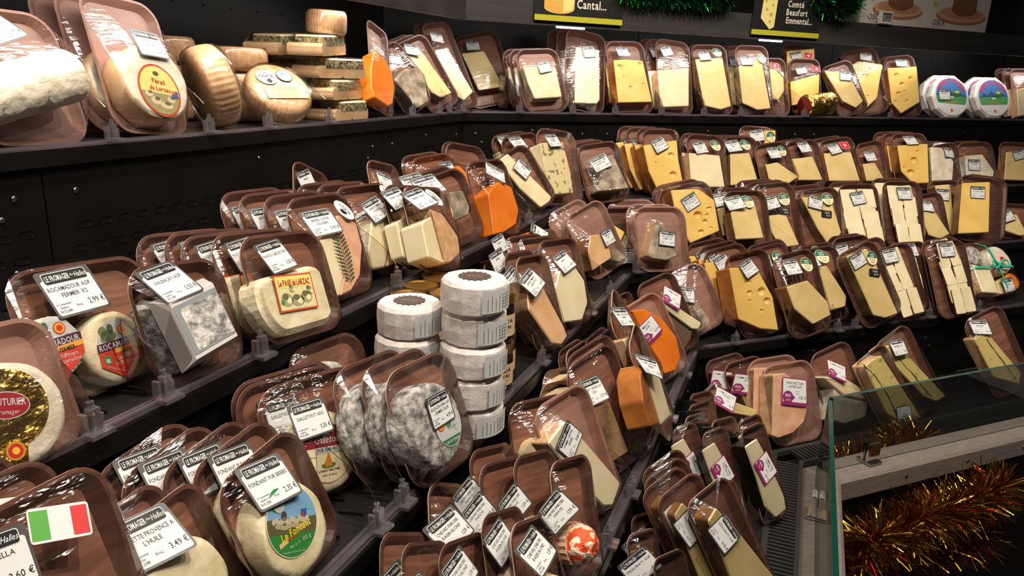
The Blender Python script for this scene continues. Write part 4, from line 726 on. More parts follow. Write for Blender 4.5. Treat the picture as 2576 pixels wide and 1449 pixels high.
pack('R2', 'D', (60, None), (-30, 1080), 250, [('poly', [(-60, 1250), (30, 1230), (190, 1340), (100, 1400), (-30, 1370)], .03, c_)], (0, 1160, 5, 'COMTE AOP', '', '4,2', .95), [(comte_round, (60, 1145), 5, 1.)], w=.13, desc='tray with low pale wedge under label and green sticker, second shelf')
pack('R2', 'D', (-50, None), (-90, 960), 270, [('poly', [(-30, 990), (60, 990), (50, 1150), (-20, 1150)], .03, 'emm')], (-85, 1030, 3, 'COMTE', '', '4,7', .95), [(comte_round, (20, 1040), 5, 1.)], w=.14, out=-.13, desc='tray set sideways at the back of the second shelf with label and sticker')
pack('R2', 'D', (340, None), (260, 1065), 245, [('poly', [(190, 1210), (350, 1190), (430, 1370), (240, 1370)], .03, c_)], (285, 1120, 8, 'BEAUFORT', 'AOP', '6,8', .95), n=1, side=-.02, w=.13, desc='tray with square yellow slab left bare of stickers, beside the Swiss flags', short='slab beside the Swiss flags')
pack('R2', 'D', (600, None), (510, 1055), 265, [('poly', [(425, 1170), (630, 1160), (700, 1380), (470, 1380)], .03, c_)], (500, 1135, 15, 'GRUYERE SUISSE', 'AOP', '5,8', .95), [(swiss_flag, (580, 1110), 5, 1.05)], n=1, side=-.012, w=.14, desc='tray with square slab and red Swiss flag sticker, second shelf', short='Swiss flag slab on the second shelf')
pack('R2', 'D', (820, None), (730, 1085), 205, [('poly', [(690, 1250), (780, 1240), (860, 1380), (720, 1380)], .03, c_)], (740, 1190, 5, 'ABONDANCE', '', '4,48', .95), w=.12, desc='narrow tray with yellow slab between Swiss flag and big-holed wedge')
pack('R2', 'D', (1120, None), (1070, 1015), 275, [('poly', [(990, 1105), (1220, 1090), (1230, 1390), (1110, 1400), (1020, 1300)], .036, 'emm', {'holes': [(1025, 1185, 9), (1115, 1215, 11), (1090, 1310, 12), (1140, 1150, 5), (1040, 1270, 5)]})], (1085, 1065, 3, 'EMMENTAL', '', '3,6', .95), n=2, side=-.012, w=.14, desc='tray with big-holed yellow slab at the second shelf', short='big-holed slab on the second shelf')
pack('R2', 'D', (1340, None), (1300, 1080), 235, [('poly', [(1220, 1110), (1300, 1120), (1390, 1220), (1380, 1370), (1230, 1370)], .036, 'white')], (1350, 1155, -2, 'BRIE', '', '2,4', .95), n=1, w=.13, desc='tray with white bloomy rind wedge beside the big-holed slab', short='white wedge by the big-holed slab')
pack('R2', 'D', (1600, None), (1560, 1080), 275, [('poly', [(1490, 1180), (1620, 1170), (1710, 1300), (1690, 1380), (1500, 1370)], .034, 'white')], (1555, 1250, -2, 'COULOMMIERS', '', '4,60', 1.), n=1, w=.15, desc='tray with smooth white piece under a low label, second shelf', short='smooth white piece')
pack('R2', 'D', (1890, None), (1870, 1080), 260, [('poly', [(1800, 1150), (1960, 1130), (1960, 1449), (1790, 1449)], .03, c_)], (1890, 1170, 15, 'TOMME', '', '5,5', .95), w=.14, desc='tray with large plain yellow slab at the end of the second shelf')
# third shelf corner and wing under the signs
pack('R3', 'G', (1150, 600), (1110, 115), 390, [('poly', [(1090, 215), (1130, 220), (1265, 475), (1170, 515), (1060, 500), (1025, 480)], .04, 'greyrind', {'side': 'peach'})], (1170, 350, -8, 'SAINT-NECTAIRE', 'FERMIER AOP', '3,27', 1.), n=2, side=-.012, w=.15, tray='pink', desc='pink tray with brown-rinded wedge, label reading 3,27 euros', short='pink tray with 3,27 label')
pack('R3', 'G', (880, 570), (830, 120), 290, [('poly', [(760, 240), (870, 310), (810, 440), (690, 410)], .036, 'emm', {'side': 'brownrind'}), ('poly', [(815, 440), (880, 325), (905, 430), (825, 545)], .03, 'greyrind')], (868, 490, 15, 'TOMME', 'CENDREE', '3,50', 1.), n=1, w=.14, tray='dark', out=-.06, desc='dark tray with upright yellow wedge showing browned crust, shelf corner', short='yellow wedge with browned crust')
pack('L3', 'G', (720, 630), (500, 145), 330, [('poly', [(560, 360), (640, 350), (712, 470), (720, 530), (580, 625), (545, 480)], .04, 'peach', {'side': 'brownrind'}), ('poly', [(722, 470), (760, 460), (835, 520), (790, 565), (732, 548)], .036, 'greyrind')], (690, 370, 28, 'TOMME DE SA', 'OUTE', '6,04', 1.), n=1, side=-.02, w=.145, tray='pink', desc='pink tray with peach wedge and rough grey rind end, at the shelf corner', short='peach wedge with grey rind end')
pack('R3', 'G', (1500, None), (1360, -25), 400, [('poly', [(1270, 20), (1480, 10), (1600, 95), (1640, 330), (1420, 425), (1320, 260)], .04, 'emm', {'holes': [(1475, 210, 11), (1475, 272, 8), (1560, 160, 7), (1530, 260, 7), (1578, 305, 4), (1500, 340, 8), (1545, 210, 5)]})], (1420, 110, 33, 'EMMENTAL FRANCAIS', 'EST CENTRAL IGP', '7,14', 1.), n=1, side=-.01, w=.16, desc='tray with large holed wedge, five holes in a cluster, third shelf', short='wedge with the hole cluster')
pack('R3', 'G', (1790, None), (1720, -15), 330, [('poly', [(1620, 150), (1800, 80), (1870, 345), (1660, 355)], .032, c_)], (1640, 80, 10, 'COMTE AOP', '18 MOIS', '6,1', 1.), [(lambda: comte_round('18 mois'), (1740, 70), 5, 1.05)], n=1, w=.15, desc='tray with plain slab and 18 mois round sticker beside the hole cluster', short='18 mois slab by the hole cluster')
pack('R3', 'H', (150, None), (60, -55), 340, [('poly', [(0, 200), (170, 180), (275, 420), (130, 440)], .032, c_)], (60, 95, 15, 'COMTE AOP', '18 MOIS', '6,3', 1.), [(lambda: comte_round('18 mois'), (155, 70), 8, 1.05), (black_tag, (160, 160), -8, 1.)], n=2, side=-.008, w=.15, desc='tray with curving slab, green sticker and small black tag, third shelf', short='curving slab with black tag')
pack('R3', 'H', (420, None), (330, -10), 330, [('poly', [(215, 50), (440, 60), (520, 320), (440, 440), (345, 300)], .034, c_, {'side': 'bark'})], (320, 90, -15, 'COMTE AOP', '18 MOIS', '5,9', 1.), [(lambda: comte_round('18 mois'), (410, 65), 0, 1.05), (black_tag, (405, 180), -8, 1.)], n=1, w=.15, desc='tray with dark-rinded wedge, green sticker and black tag, third shelf', short='dark-rinded wedge with black tag')
for (bx, T, box, lb, dsc) in [(720, (660, -60), (540, -20, 850, 420), (665, 50, 12), 'tray of overlapping pale cheese slices in two columns, third shelf'), (1050, (1010, -80), (920, -60, 1150, 400), (1030, 10, 0), 'tray of overlapping cheese slices with brown rind stripes, third shelf')]:
    pack('R3', 'H', (bx, None), T, 300, [('slices', box, 2, 5, 'pale')], (*lb, 'RACLETTE', 'TRANCHES', '3,2', 1.), n=1, w=.14, desc=dsc, short=dsc[:dsc.index(',')])
pack('R3', 'H', (1270, None), (1190, 20), 230, [('poly', [(1140, 170), (1250, 150), (1370, 330), (1300, 370), (1210, 340)], .034, c_)], (1190, 120, -8, 'RACLETTE', '', '3,5', .95), w=.12, desc='small tray with shiny angled wedge beside the slices, third shelf')
pack('R3', 'H', (1330, None), (1270, -95), 260, [('poly', [(1210, -50), (1320, -60), (1370, 320), (1290, 300)], .03, c_)], (1265, 20, -5, 'RACLETTE', '', '4,1', .95), w=.13, out=-.12, desc='tray with tall slab standing behind the shiny angled wedge')
pack('R3', 'H', (1560, None), (1590, -110), 340, [('poly', [(1450, -60), (1660, -70), (1650, 310), (1420, 320)], .032, 'emm', {'side': 'brownrind'})], (1565, 10, -3, 'RACLETTE FUMEE', '', '4,66', 1.), n=1, w=.15, tray='dark', desc='dark tray with broad upright slab speckled with spices', short='dark tray with spiced slab')
pack('R3', 'H', (1860, None), (1850, 90), 300, [('poly', [(1710, 200), (1880, 170), (1960, 330), (1900, 385), (1800, 300)], .03, c_)], (1800, 185, 18, 'MORBIER', '', '4,0', 1.), w=.14, desc='tray with low yellow slab behind the ribboned gift plate')
# fourth shelf, corner and wing under the signs
pack('R4', 'G', (1480, 1110), (1260, 645), 420, [('poly', [(1310, 880), (1400, 850), (1520, 1010), (1510, 1060), (1440, 1105), (1360, 1000)], .034, 'greyrind')], (1330, 820, -8, 'SAINT-NECTAIRE', 'FERMIER AOP', '3,86', 1.), w=.155, tray='pink', desc='pink tray with grey piece low in the tray, label reading 3,86 euros')
pack('R4', 'G', (1310, 1250), (1080, 690), 320, [('poly', [(1110, 880), (1200, 870), (1445, 1030), (1420, 1080), (1370, 1075)], .046, 'pale', {'side': 'ridge'}), ('poly', [(1115, 890), (1375, 1085), (1365, 1150), (1310, 1240), (1200, 1120)], .036, 'ridge')], (1215, 840, -32, 'TOMME NOIRE', '', '3,8', .95, 1), w=.13, out=.0, desc='tray with pale wedge whose brown rind is finely ridged, purple label')
pack('R4', 'G', (980, 960), (895, 650), 230, [], (910, 800, -5, 'TOMME DE SAVOIE', 'IGP', '2,82', .95, 1), w=.12, desc='upright tray with purple-edged label reading 2,82, shelf corner', n=1)
pack('R4', 'G', (1920, 1090), (1760, 455), 340, [('poly', [(1650, 585), (1850, 575), (1975, 800), (2020, 1065), (1880, 1040), (1720, 970)], .045, 'emm', {'holes': [(1890, 760, 11), (1800, 770, 7), (1890, 905, 5), (1930, 830, 9), (1880, 630, 8), (1800, 690, 4), (1800, 830, 4)]})], (1790, 585, 33, 'EMMENTAL FRANCAIS', 'EST CENTRAL IGP', '8,2', 1.), n=3, dn=.050, side=-.008, w=.16, dep=.02, desc='tray with big golden holed wedge at the front of the fourth shelf', short='golden holed wedge at the front')
pack('R4', 'H', (240, 1080), (80, 450), 330, [('poly', [(40, 720), (200, 670), (350, 830), (375, 930), (240, 1000), (100, 885)], .04, c_)], (80, 570, 8, 'COMTE AOP', '12 MOIS', '8,8', 1.), [(lambda: comte_round('18 mois'), (190, 550), -5, 1.05)], n=2, side=.004, w=.145, desc='tray with blunt thick wedge, label and green sticker, beside the golden holed wedge', short='blunt thick wedge')
pack('R4', 'H', (480, 1000), (350, 430), 330, [('poly', [(280, 600), (440, 570), (590, 800), (580, 880), (380, 935), (330, 830)], .04, c_)], (290, 530, 5, 'COMTE AOP', '18 MOIS', '6,5', 1.), [(lambda: comte_round('18 mois'), (400, 500), 0, 1.1)], n=1, w=.145, desc='tray with thick pale block and 18 mois sticker, front of the fourth shelf', short='thick pale block with 18 mois sticker')
pack('R4', 'H', (720, None), (620, 345), 300, [], (560, 450, 15, 'COMTE AOP', '', '6,0', 1.), [(lambda: comte_round('18 mois'), (690, 440), 5, 1.05)], w=.15, out=-.10, n=1, tray='dark', desc='dark empty-looking tray behind the black-tagged slab, fourth shelf', short='dark empty-looking tray')
pack('R4', 'H', (880, 1010), (640, 455), 330, [('poly', [(570, 480), (740, 462), (800, 560), (975, 950), (880, 985), (790, 965), (680, 720)], .036, c_, {'side': 'bark'})], (670, 550, 32, 'COMTE AOP', '18 MOIS', '5,4', 1.), [(lambda: comte_round('18 mois'), (775, 535), -5, 1.05), (black_tag, (795, 645), -8, 1.)], w=.145, desc='tray with long dark-edged slab, black tag and tilted label, fourth shelf')
for (B, T, box, lb, dsc) in [((1050, 965), (900, 430), (830, 470, 1130, 930), (890, 500, 12), 'tray of folded cheese slices beside the black-tagged slab, fourth shelf'), ((1150, None), (1080, 395), (1010, 420, 1180, 700), (1100, 450, 5), 'tray of cheese slices standing behind two other slice packs, fourth shelf'), ((1450, 955), (1330, 380), (1290, 400, 1560, 930), (1350, 450, 5), 'tray of tall cheese slices with brown rind beside the gift plate')]:
    pack('R4', 'H', B, T, 300, [('slices', box, 2, 4, 'pale')], (*lb, 'RACLETTE', 'TRANCHES', '3,8', 1.), n=(1 if B[1] else 0), w=.14, desc=dsc, short=dsc[8:50].strip())
# lowest shelf, wing under the signs
pack('R5', 'H', (1000, 1800), (730, 1245), 300, [('poly', [(665, 1270), (740, 1245), (830, 1262), (1130, 1730), (1010, 1790), (870, 1700)], .032, 'morbier', {'line': [(690, 1330), (790, 1430), (870, 1560), (960, 1740)]})], (995, 1704, 192, 'MORBIER', 'AOP', '4,1', 1.), w=.13, desc='tray with blue-veined slab and label upside down at its foot, lowest shelf')
pack('R5', 'H', (1190, 1715), (920, 1130), 330, [('poly', [(830, 1210), (900, 1180), (1050, 1280), (1340, 1590), (1270, 1635), (1180, 1600)], .032, 'morbier', {'line': [(930, 1240), (1000, 1330), (1100, 1440), (1230, 1600)]})], (970, 1225, 12, 'MORBIER AOP', '', '5,3', 1.), w=.14, desc='tray with long veined slab and label at its head, lowest shelf')
pack('R5', 'H', (1860, 1550), (1600, 945), 330, [('poly', [(1545, 1150), (1640, 1090), (1900, 1400), (1890, 1490), (1700, 1440)], .032, 'morbier', {'line': [(1640, 1150), (1700, 1240), (1780, 1340), (1860, 1450)]})], (1590, 1060, -3, 'MORBIER', '', '4,9', 1.), w=.14, desc='tray with veined slab standing alone near the end of the lowest shelf')
pack('R5', 'H', (630, 1800), (440, 1215), 340, [('poly', [(400, 1440), (530, 1425), (755, 1555), (725, 1610), (560, 1575)], .05, 'cream', {'side': 'white'}), ('poly', [(480, 1520), (745, 1600), (720, 1740), (560, 1790), (490, 1770)], .042, 'white')], (500, 1390, -28, 'TOMME BLANCHE', '', '3,4', .95, 1), w=.145, desc='tray with thick white cloth-rinded wedge and purple label, lowest shelf')
pack('R5', 'H', (260, 1895), (170, 1290), 390, [('poly', [(70, 1380), (160, 1370), (300, 1480), (330, 1620), (300, 1740), (220, 1820), (110, 1860), (60, 1840)], .04, 'pinkrind', {'side': 'tan'})], (225, 1510, -6, 'SAINT-NECTAIRE', 'LAITIER AOP', '3,82', 1.4, 1), n=1, side=-.02, w=.15, tray='pink', desc='pink tray with half-round pinkish cheese and purple label reading 3,82', short='half-round cheese with 3,82 label')
pack('R5', 'G', (1770, 1740), (1650, 1235), 300, [('poly', [(1590, 1350), (1640, 1340), (1870, 1640), (1800, 1675), (1690, 1600)], .034, c_)], (1655, 1415, -8, 'TOMME DE SAVOIE', 'IGP', '3,17', 1.05, 1), w=.14, tray='dark', desc='dark tray with pale wedge and purple label reading 3,17, lowest shelf', n=1, side=-.03, short='pale wedge with 3,17 label')
pack('R5', 'K', (1700, 480), (1450, 85), 260, [('poly', [(1560, 200), (1660, 170), (1845, 240), (1835, 295), (1640, 260)], .034, c_)], (1600, 160, -35, 'TOMME DE SAVOIE', 'FRUITIERE', '3,6', .95, 1), w=.13, tray='pink', out=-.05, desc='shiny pink tray tipped over before the 3,17 pack, with purple label')
# second shelf, wing with the jars
pack('L2', 'E', (210, 2090), (-170, 1050), 1120, [('disc', (120, 1700), .043, .024, 'white', {'stick': [(s_poitou, (60, 1660), 4, .88)]})], None, w=.15, tray='pink', desc='tray with white round cheese under crinkled gold foil seal')
pack('L2', 'E', (880, 1500), (570, 545), 1080, [('disc', (900, 1195), 245, .018, 'ivory', {'stick': [(s_roca, (915, 1190), 10, .86)]}), ('disc', (425, 1205), 225, .018, 'ivory', {'stick': [(s_roca, (435, 1195), 10, .86)]})], (555, 780, 14, 'ROCAMADOUR AOP -', 'FERMIER X2', '2.99', 1.22), w=.165, n=0, desc='wide tray with two small round cheeses under red and white stickers')
pack('L2', 'E', (1560, 1410), (1310, 555), 740, [('pyramid', (1545, 1000), .043, .060, .030, 'ash')], (1280, 710, 22, 'VALENCAY AOP', '', '5.50', 1.02), w=.15, desc='tray with ash-grey truncated pyramid cheese in a printed card sleeve')
pack('L2', 'F', (400, 1120), (180, 355), 620, [('poly', [(0, 700), (420, 580), (500, 600), (600, 950), (560, 1020), (210, 1135), (60, 950)], .022, 'ivory', {'side': 'ivory', 'bev': .007, 'r': .016})], (150, 520, 20, 'PAVE DU LARZAC 150G', '', '3.35', 1.), [(s_pave, (300, 790), 8, 1.)], w=.15, n=4, dn=.036, side=-.012, desc='tray with square ivory cheese under rectangular red-bordered picture sticker', short='square ivory cheese')
pack('L2', 'F', (700, 810), (450, 35), 480, [('poly', [(470, 380), (610, 330), (665, 640), (640, 800), (560, 805), (510, 640)], .036, 'pale', {'side': 'pale'}), ('poly', [(615, 180), (760, 240), (805, 420), (790, 640), (720, 760), (645, 805), (670, 640), (620, 335)], .038, 'pinkrind')], (490, 240, 10, 'BREBIS CORSE', 'FOUGERE', '5.95', 1.), [(corse_round, (655, 150), -60, .8), (fern, (660, 480), 8, .95)], w=.14, n=3, dn=.046, side=-.008, desc='tray with half-round pink cheese, fern leaf and label reading 5.95', short='fern leaf pack reading 5.95')
pack('L2', 'F', (1060, 630), (870, -35), 430, [('poly', [(960, 215), (1080, 170), (1100, 380), (1060, 610), (965, 605), (930, 470)], .036, 'pale', {'side': 'pale'}), ('poly', [(1092, 130), (1150, 180), (1210, 350), (1180, 540), (1080, 615), (1105, 390)], .038, 'pinkrind')], (980, 150, 32, 'BREBIS CORSE', 'FOUGERE', '6.61', .95), [(corse_round, (1065, 30), -50, .8), (fern, (1110, 310), -5, 1.)], w=.135, n=2, side=-.012, desc='tray with upright pink cheese half, fern sprig and diamond-tilted label', short='fern sprig pack with tilted label')
pack('L2', 'F', (1340, 610), (1190, -20), 340, [('poly', [(1170, 250), (1250, 200), (1330, 400), (1335, 565), (1225, 510)], .036, 'pale', {'side': 'pale'}), ('poly', [(1255, 200), (1230, 140), (1330, 180), (1450, 350), (1465, 480), (1400, 585), (1340, 565), (1335, 400)], .04, 'tan')], (1150, 70, 22, 'BREBIS CORSE', '', '6.2', .9), [(corse_round, (1265, 60), -60, .8)], w=.13, desc='tray with tan-rinded cheese half beside the fern sprig pack', short='tan-rinded half', n=1)
pack('L2', 'F', (1620, 410), (1410, -130), 370, [('poly', [(1370, 130), (1480, 60), (1545, 200), (1490, 265), (1420, 290)], .04, 'pale', {'side': 'pale'}), ('poly', [(1500, 20), (1600, 10), (1650, 130), (1640, 195), (1545, 240)], .044, 'greyrind')], (1310, -20, 15, 'TOMETTE CHEVRE', 'LAIT CRU', '5.1', 1.), w=.135, desc='tray with pale wedge and furry grey-green rind beside the orange pieces', n=1, short='pale wedge with furry rind')
pack('L2', 'F', (1850, 350), (1690, -235), 310, [('poly', [(1720, 20), (1800, -70), (1900, -30), (1955, 150), (1935, 255), (1850, 335), (1765, 335)], .036, 'orange')], (1770, -139, -40, 'MIMOLETTE', 'VIEILLE', '5.1', .95), w=.125, desc='tray with big deep orange half wheel, second shelf')
pack('L2', 'B', (1480, None), (1320, 1190), 330, [('poly', [(1330, 1290), (1540, 1260), (1620, 1350), (1640, 1500), (1420, 1520)], .036, 'orange')], (1440, 1295, 12, 'MIMOLETTE', 'VIEILLE', '6.10', .95), w=.13, out=-.14, desc='tray with orange piece and long label, behind the deep orange half wheel', n=1, short='orange piece with long label')
pack('L2', 'B', (2150, 1640), (1880, 1200), 330, [('poly', [(1830, 1270), (1900, 1215), (2230, 1540), (2225, 1590), (2150, 1625), (1990, 1480)], .036, 'cream')], (2010, 1330, -42, 'BREBIS', '', '4.4', .9), w=.12, desc='tray with cream wedge sliding past the deep orange half wheel')
pack('L2', 'B', (1640, None), (1580, 1110), 300, [], (1770, 1290, -25, 'BREBIS', '', '4.2', .9), w=.13, out=-.16, desc='plain brown tray behind the orange and cream wedges, second shelf', short='plain brown tray', n=1)
pack('L2', 'B', (1060, None), (950, 1260), 240, [('poly', [(900, 1400), (1000, 1390), (1050, 1500), (930, 1520)], .03, 'pinkrind')], (970, 1395, -30, 'BREBIS', '', '5.2', .9), w=.12, out=-.18, desc='lone wrapped tray sticking up behind the fern sprig pack')
pack('L2', 'B', (440, None), (420, 1315), 300, [], (380, 1420, 25, 'BREBIS', '', '5.9', .9), w=.14, out=-.20, desc='wrinkled wrapped tray at the back behind the 5.95 fern packs')
# third shelf, wing with the jars
pack('L3', 'I', (1100, 2650), (300, 755), 1100, [('disc', (800, 2100), .045, .02, 'ivory')], (-70, 1320, 22, 'MOZZARELLA', '-', '3.60', .98), [(s_italy, (462, 995), 9, .62)], w=.165, n=2, dn=.036, side=-.006, desc='dark wooden tray with green, white and red flag sticker', short='flag sticker pack')
pack('L3', 'I', (1680, 1900), (1190, 955), 760, [('disc', (1420, 1650), .044, .022, 'ivory')], (1085, 1240, 30, 'TOMETTE PROVENCE A', "L'HUILE", '3.49', 1.02), w=.155, n=2, dn=.036, side=-.006, desc='tray with label ending in Provence and 3.49 beside the flag sticker pack', short='pack reading 3.49')
pack('L3', 'J', (423, 1437), (-12, 552), 810, [('disc', (300, 1120), .044, .020, 'ivory', {'lump': .02, 'stick': [(s_fondant, (270, 1065), 8, .9)]})], (95, 765, 27, 'FONDANT PUR BREBIS', '', '2.35', 1.04), w=.15, n=4, dn=.038, side=-.010, desc='tray with lumpy ivory round under blue and green picture sticker', short='blue and green sticker pack')
pack('L3', 'J', (520, 790), (310, -75), 830, [('disc', (460, 475), .045, .018, 'ivory', {'lump': .02, 'stick': [(s_gallet, (450, 490), 10, 1.0)]})], (330, 240, 18, 'GALLETOUT 165G', '', '3.35', 1.0), w=.155, n=2, dn=.038, side=-.012, desc='tray with crumbly round cheese and maroon-topped cream sticker', short='maroon-topped sticker pack')
pack('L3', 'J', (1400, 600), (1150, -225), 560, [('disc', (1310, 240), .050, .026, 'ash', {'lump': .006, 'stick': [(s_selles, (1385, 240), 28, .82)]})], (1330, 130, 30, 'SELLES-SUR-CHER AOP', '- FERMIER ZACR', '4.39', .95), w=.14, n=3, gap=.034, side=-.002, desc='tray with ash-grey wrinkled round and white oval green-banded sticker', short='ash-grey wrinkled round')
pack('L3', 'G', (220, 1185), (50, 480), 250, [('poly', [(10, 650), (100, 640), (300, 1010), (325, 1080), (280, 1150), (210, 1135), (30, 880)], .032, 'peach')], (40, 680, 55, 'BREBIS PIMENT', 'ESPELETTE', '6.6', .95), w=.11, n=1, side=-.02, desc='narrow tray with long peach tongue-shaped wedge beside the jars', short='peach tongue wedge')
pack('L3', 'G', (450, 1020), (310, 360), 310, [('poly', [(330, 610), (440, 560), (520, 680), (545, 850), (505, 990), (310, 1010), (290, 760)], .038, 'pale', {'side': 'tan'})], (360, 540, 35, 'MACT', '', '4.30', .95), w=.125, n=2, side=-.018, desc='tray with pale half-moon wedge, second shelf lip behind it', short='pale half-moon wedge')
pack('L3', 'F', (1640, None), (1590, 420), 250, [('poly', [(1560, 560), (1650, 540), (1680, 680), (1600, 700)], .036, 'salami')], (1650, 570, 45, 'BREBIS', '', '5.0', .9), w=.095, maxh=.12, out=-.13, n=1, desc='small dark-rinded pack behind the golden jar lids')
pack('L3', 'F', (1830, None), (1760, 450), 260, [('poly', [(1690, 560), (1780, 520), (1860, 640), (1800, 720)], .044, 'pinkcase')], (1890, 480, 35, 'BREBIS', '', '5.3', .9), w=.095, maxh=.12, out=-.09, n=1, desc='wrapped pinkish piece standing just behind the jar stack')
pack('L3', 'G', (510, 640), (400, 330), 200, [('poly', [(400, 480), (470, 440), (540, 540), (510, 610)], .034, 'cream')], (460, 450, -5, 'TOMME', 'BREBIS', '5.9', .85), w=.10, out=-.06, desc='slim cream wedge pack squeezed behind the pale half-moon wedge')
pack('L3', 'G', (250, None), (150, 290), 220, [('poly', [(30, 310), (90, 290), (120, 380), (60, 420)], .034, 'orange')], (110, 310, 50, 'MACT', '', '4.2', .9), w=.10, out=-.12, desc='small pack with orange tip and white label at the back')
# fourth shelf, wing with the jars
pack('L4', 'K', (960, 660), (640, -180), 440, [('poly', [(640, 230), (815, 180), (960, 560), (840, 640), (770, 600)], .042, 'bark', {'side': 'peach'})], (690, 100, 25, 'LABORT CHEVRE LAIT', 'CRU', '3.77', 1.), w=.125, n=1, side=-.006, desc='tray with brown bark-like rinded block under tilted label', short='bark-like rinded block')
pack('L4', 'G', (1130, 1800), (830, 1105), 260, [('poly', [(830, 1310), (900, 1320), (1030, 1760), (960, 1790), (900, 1600)], .042, 'orangerind'), ('poly', [(905, 1320), (1000, 1310), (1115, 1700), (1040, 1780)], .044, 'pale')], (930, 1340, -42, 'TOME LAITOUIS', 'BREBIS', '4.4', .95), w=.10, desc='tray with amber-rinded pale wedge before the paler one')
pack('L4', 'G', (1190, 1570), (800, 960), 330, [('poly', [(880, 1200), (1000, 1170), (1150, 1530), (1060, 1590), (970, 1420)], .036, 'pale')], (815, 1060, -5, 'TOME LAITOUIS PUR', 'BREBIS', '5.85', .95), w=.13, n=0, desc='tray with cream wedge and upright label beside the orange half wheel')
pack('L4', 'G', (1190, 1450), (930, 870), 390, [('poly', [(900, 940), (1000, 930), (1140, 1010), (1240, 1140), (1270, 1290), (1230, 1390), (1150, 1420), (1060, 1300), (980, 1100)], .036, 'orange')], (1030, 1090, 48, 'MIMOLETTE', 'JEUNE', '2.23', 1., 1), w=.132, tray='pink', desc='pink tray with bright orange half wheel and purple label reading 2.23')
pack('L4', 'G', (830, 1640), (640, 1060), 240, [], (650, 1200, 50, 'TOME LAITOUIS PUR', 'BREBIS', '4.8', .95), w=.115, n=1, side=-.012, desc='brown tray with long label behind the amber-rinded wedge', short='brown tray with long label')
pack('L4', 'G', (850, 1240), (710, 770), 190, [], None, w=.10, out=-.13, desc='bare brown tray edge sticking up behind the orange half wheel')
pack('L4', 'K', (650, 1000), (350, 100), 470, [('poly', [(270, 470), (400, 300), (520, 420), (820, 770), (765, 950), (690, 945), (440, 690)], .036, 'pale', {'side': 'tan'})], (430, 450, 68, 'TOMME CHEVRE', 'BREBIS', '3,68', .95), w=.118, tray='pink', desc='pink tray with long smooth cream slab and label reading 3,68')
pack('L4', 'K', (560, 1500), (430, 585), 320, [('ball', (510, 1250), .024, 'papaya')], (410, 1000, 62, 'CHEVRE ENROBE', 'PAPAYE', '1.59', .92), w=.095, n=3, dn=.036, side=-.026, bare=True, desc='narrow tray with ball coated in orange papaya cubes', short='orange cube coated ball')
pack('L4', 'K', (240, 1980), (110, 1050), 350, [('ball', (270, 1650), .022, 'raisin')], (160, 1310, 62, 'CHEVRE ENROBE', 'RAISIN BLOND', '1.59', .95), w=.10, n=3, dn=.038, side=-.024, bare=True, desc='narrow tray with raisin ball and label ending in blond, beside the orange ball', short='raisin ball pack')
pack('L4', 'J', (1330, 1850), (1290, 830), 340, [('ball', (1380, 1600), .022, 'raisin')], (1280, 1190, 55, 'CHEVRE ENROBE', 'RAISIN BLOND', '1.59', .98), w=.115, n=2, side=-.022, bare=True, desc='second raisin ball tray with long dark handle-like top, next to the deck lip', short='second raisin ball tray')
pack('L4', 'K', (160, 620), (60, -80), 460, [('disc', (170, 330), .028, .04, 'cream', {'side': 'cream'})], None, w=.14, desc='wooden tray with beige cylinder cheese standing out', out=-.05)
pack('L4', 'K', (-60, 440), (-150, -130), 420, [('poly', [(-210, -20), (-90, -90), (-30, 60), (-60, 300), (-150, 330), (-220, 200)], .042, 'tan', {'side': 'cream'})], None, w=.14, n=1, desc='tray with straw-lined tan wedge before the white paper stack')
pack('L4', 'G', (520, 1800), (350, 1210), 260, [], (350, 1400, 50, 'LABORT CHEVRE', 'CRU', '3.9', .95), w=.12, n=1, side=-.012, desc='brown tray behind the bark-like block with half-hidden label', short='half-hidden label tray')
# lowest shelf, wing with the jars
pack('L5', 'K', (1930, 1010), (1750, 285), 190, [('poly', [(1700, 450), (1790, 390), (1850, 500), (1995, 820), (2010, 920), (1930, 985), (1850, 900), (1790, 700)], .034, 'pale', {'side': 'blackwrap'})], (1850, 610, -62, 'TOMME NOIRE', 'PYRENEES IGP', '3,07', .95, 1), w=.10, n=3, dn=.040, side=-.03, tray='dark', desc='narrow tray with long cream slab, black rind and purple label', short='cream slab with black rind', yaw=-38)
pack('L5', 'K', (1830, 1720), (1420, 810), 400, [('poly', [(1440, 1050), (1500, 950), (1700, 1170), (1960, 1500), (1800, 1700), (1640, 1560)], .036, 'comte', {'side': 'brownrind'})], (1550, 1140, -57, 'OSSAU-IRATY AOP', '', '6,02', 1.), w=.14, n=4, dn=.036, side=-.03, tray='dark', desc='tray with wide ivory slab and label reading 6,02, lowest shelf', short='ivory slab reading 6,02', yaw=-40, maxh=.24)
pack('L5', 'K', (1700, 1330), (1560, 760), 280, [('poly', [(1560, 860), (1650, 870), (1810, 1100), (1790, 1190), (1680, 1150)], .034, 'cream')], None, w=.12, tray='dark', yaw=-40, desc='cream wedge half hidden behind the ivory 6,02 slab')
pack('L5', 'K', (1080, 1320), (1060, 640), 190, [('poly', [(985, 850), (1140, 880), (1110, 1110), (965, 1060)], .03, 'pinkcase')], None, w=.10, tray='dark', yaw=-30, n=1, short='bare pinkish-brown slab', desc='dark tray with bare pinkish-brown slab below the fourth shelf lip')
pack('L5', 'K', (1210, 1000), (1150, 400), 130, [], (1175, 640, -78, 'OSSAU-IRATY', '', '5,90', .95), w=.09, tray='dark', yaw=-25, desc='dark narrow tray with steep label below the fourth shelf lip')
pack('L5', 'K', (1400, 900), (1290, 230), 200, [('poly', [(1200, 260), (1380, 300), (1400, 560), (1220, 520)], .04, 'blackwrap')], None, w=.11, tray='dark', yaw=-30, desc='shiny black wax-coated block with yellow tip, lowest shelf', n=1)
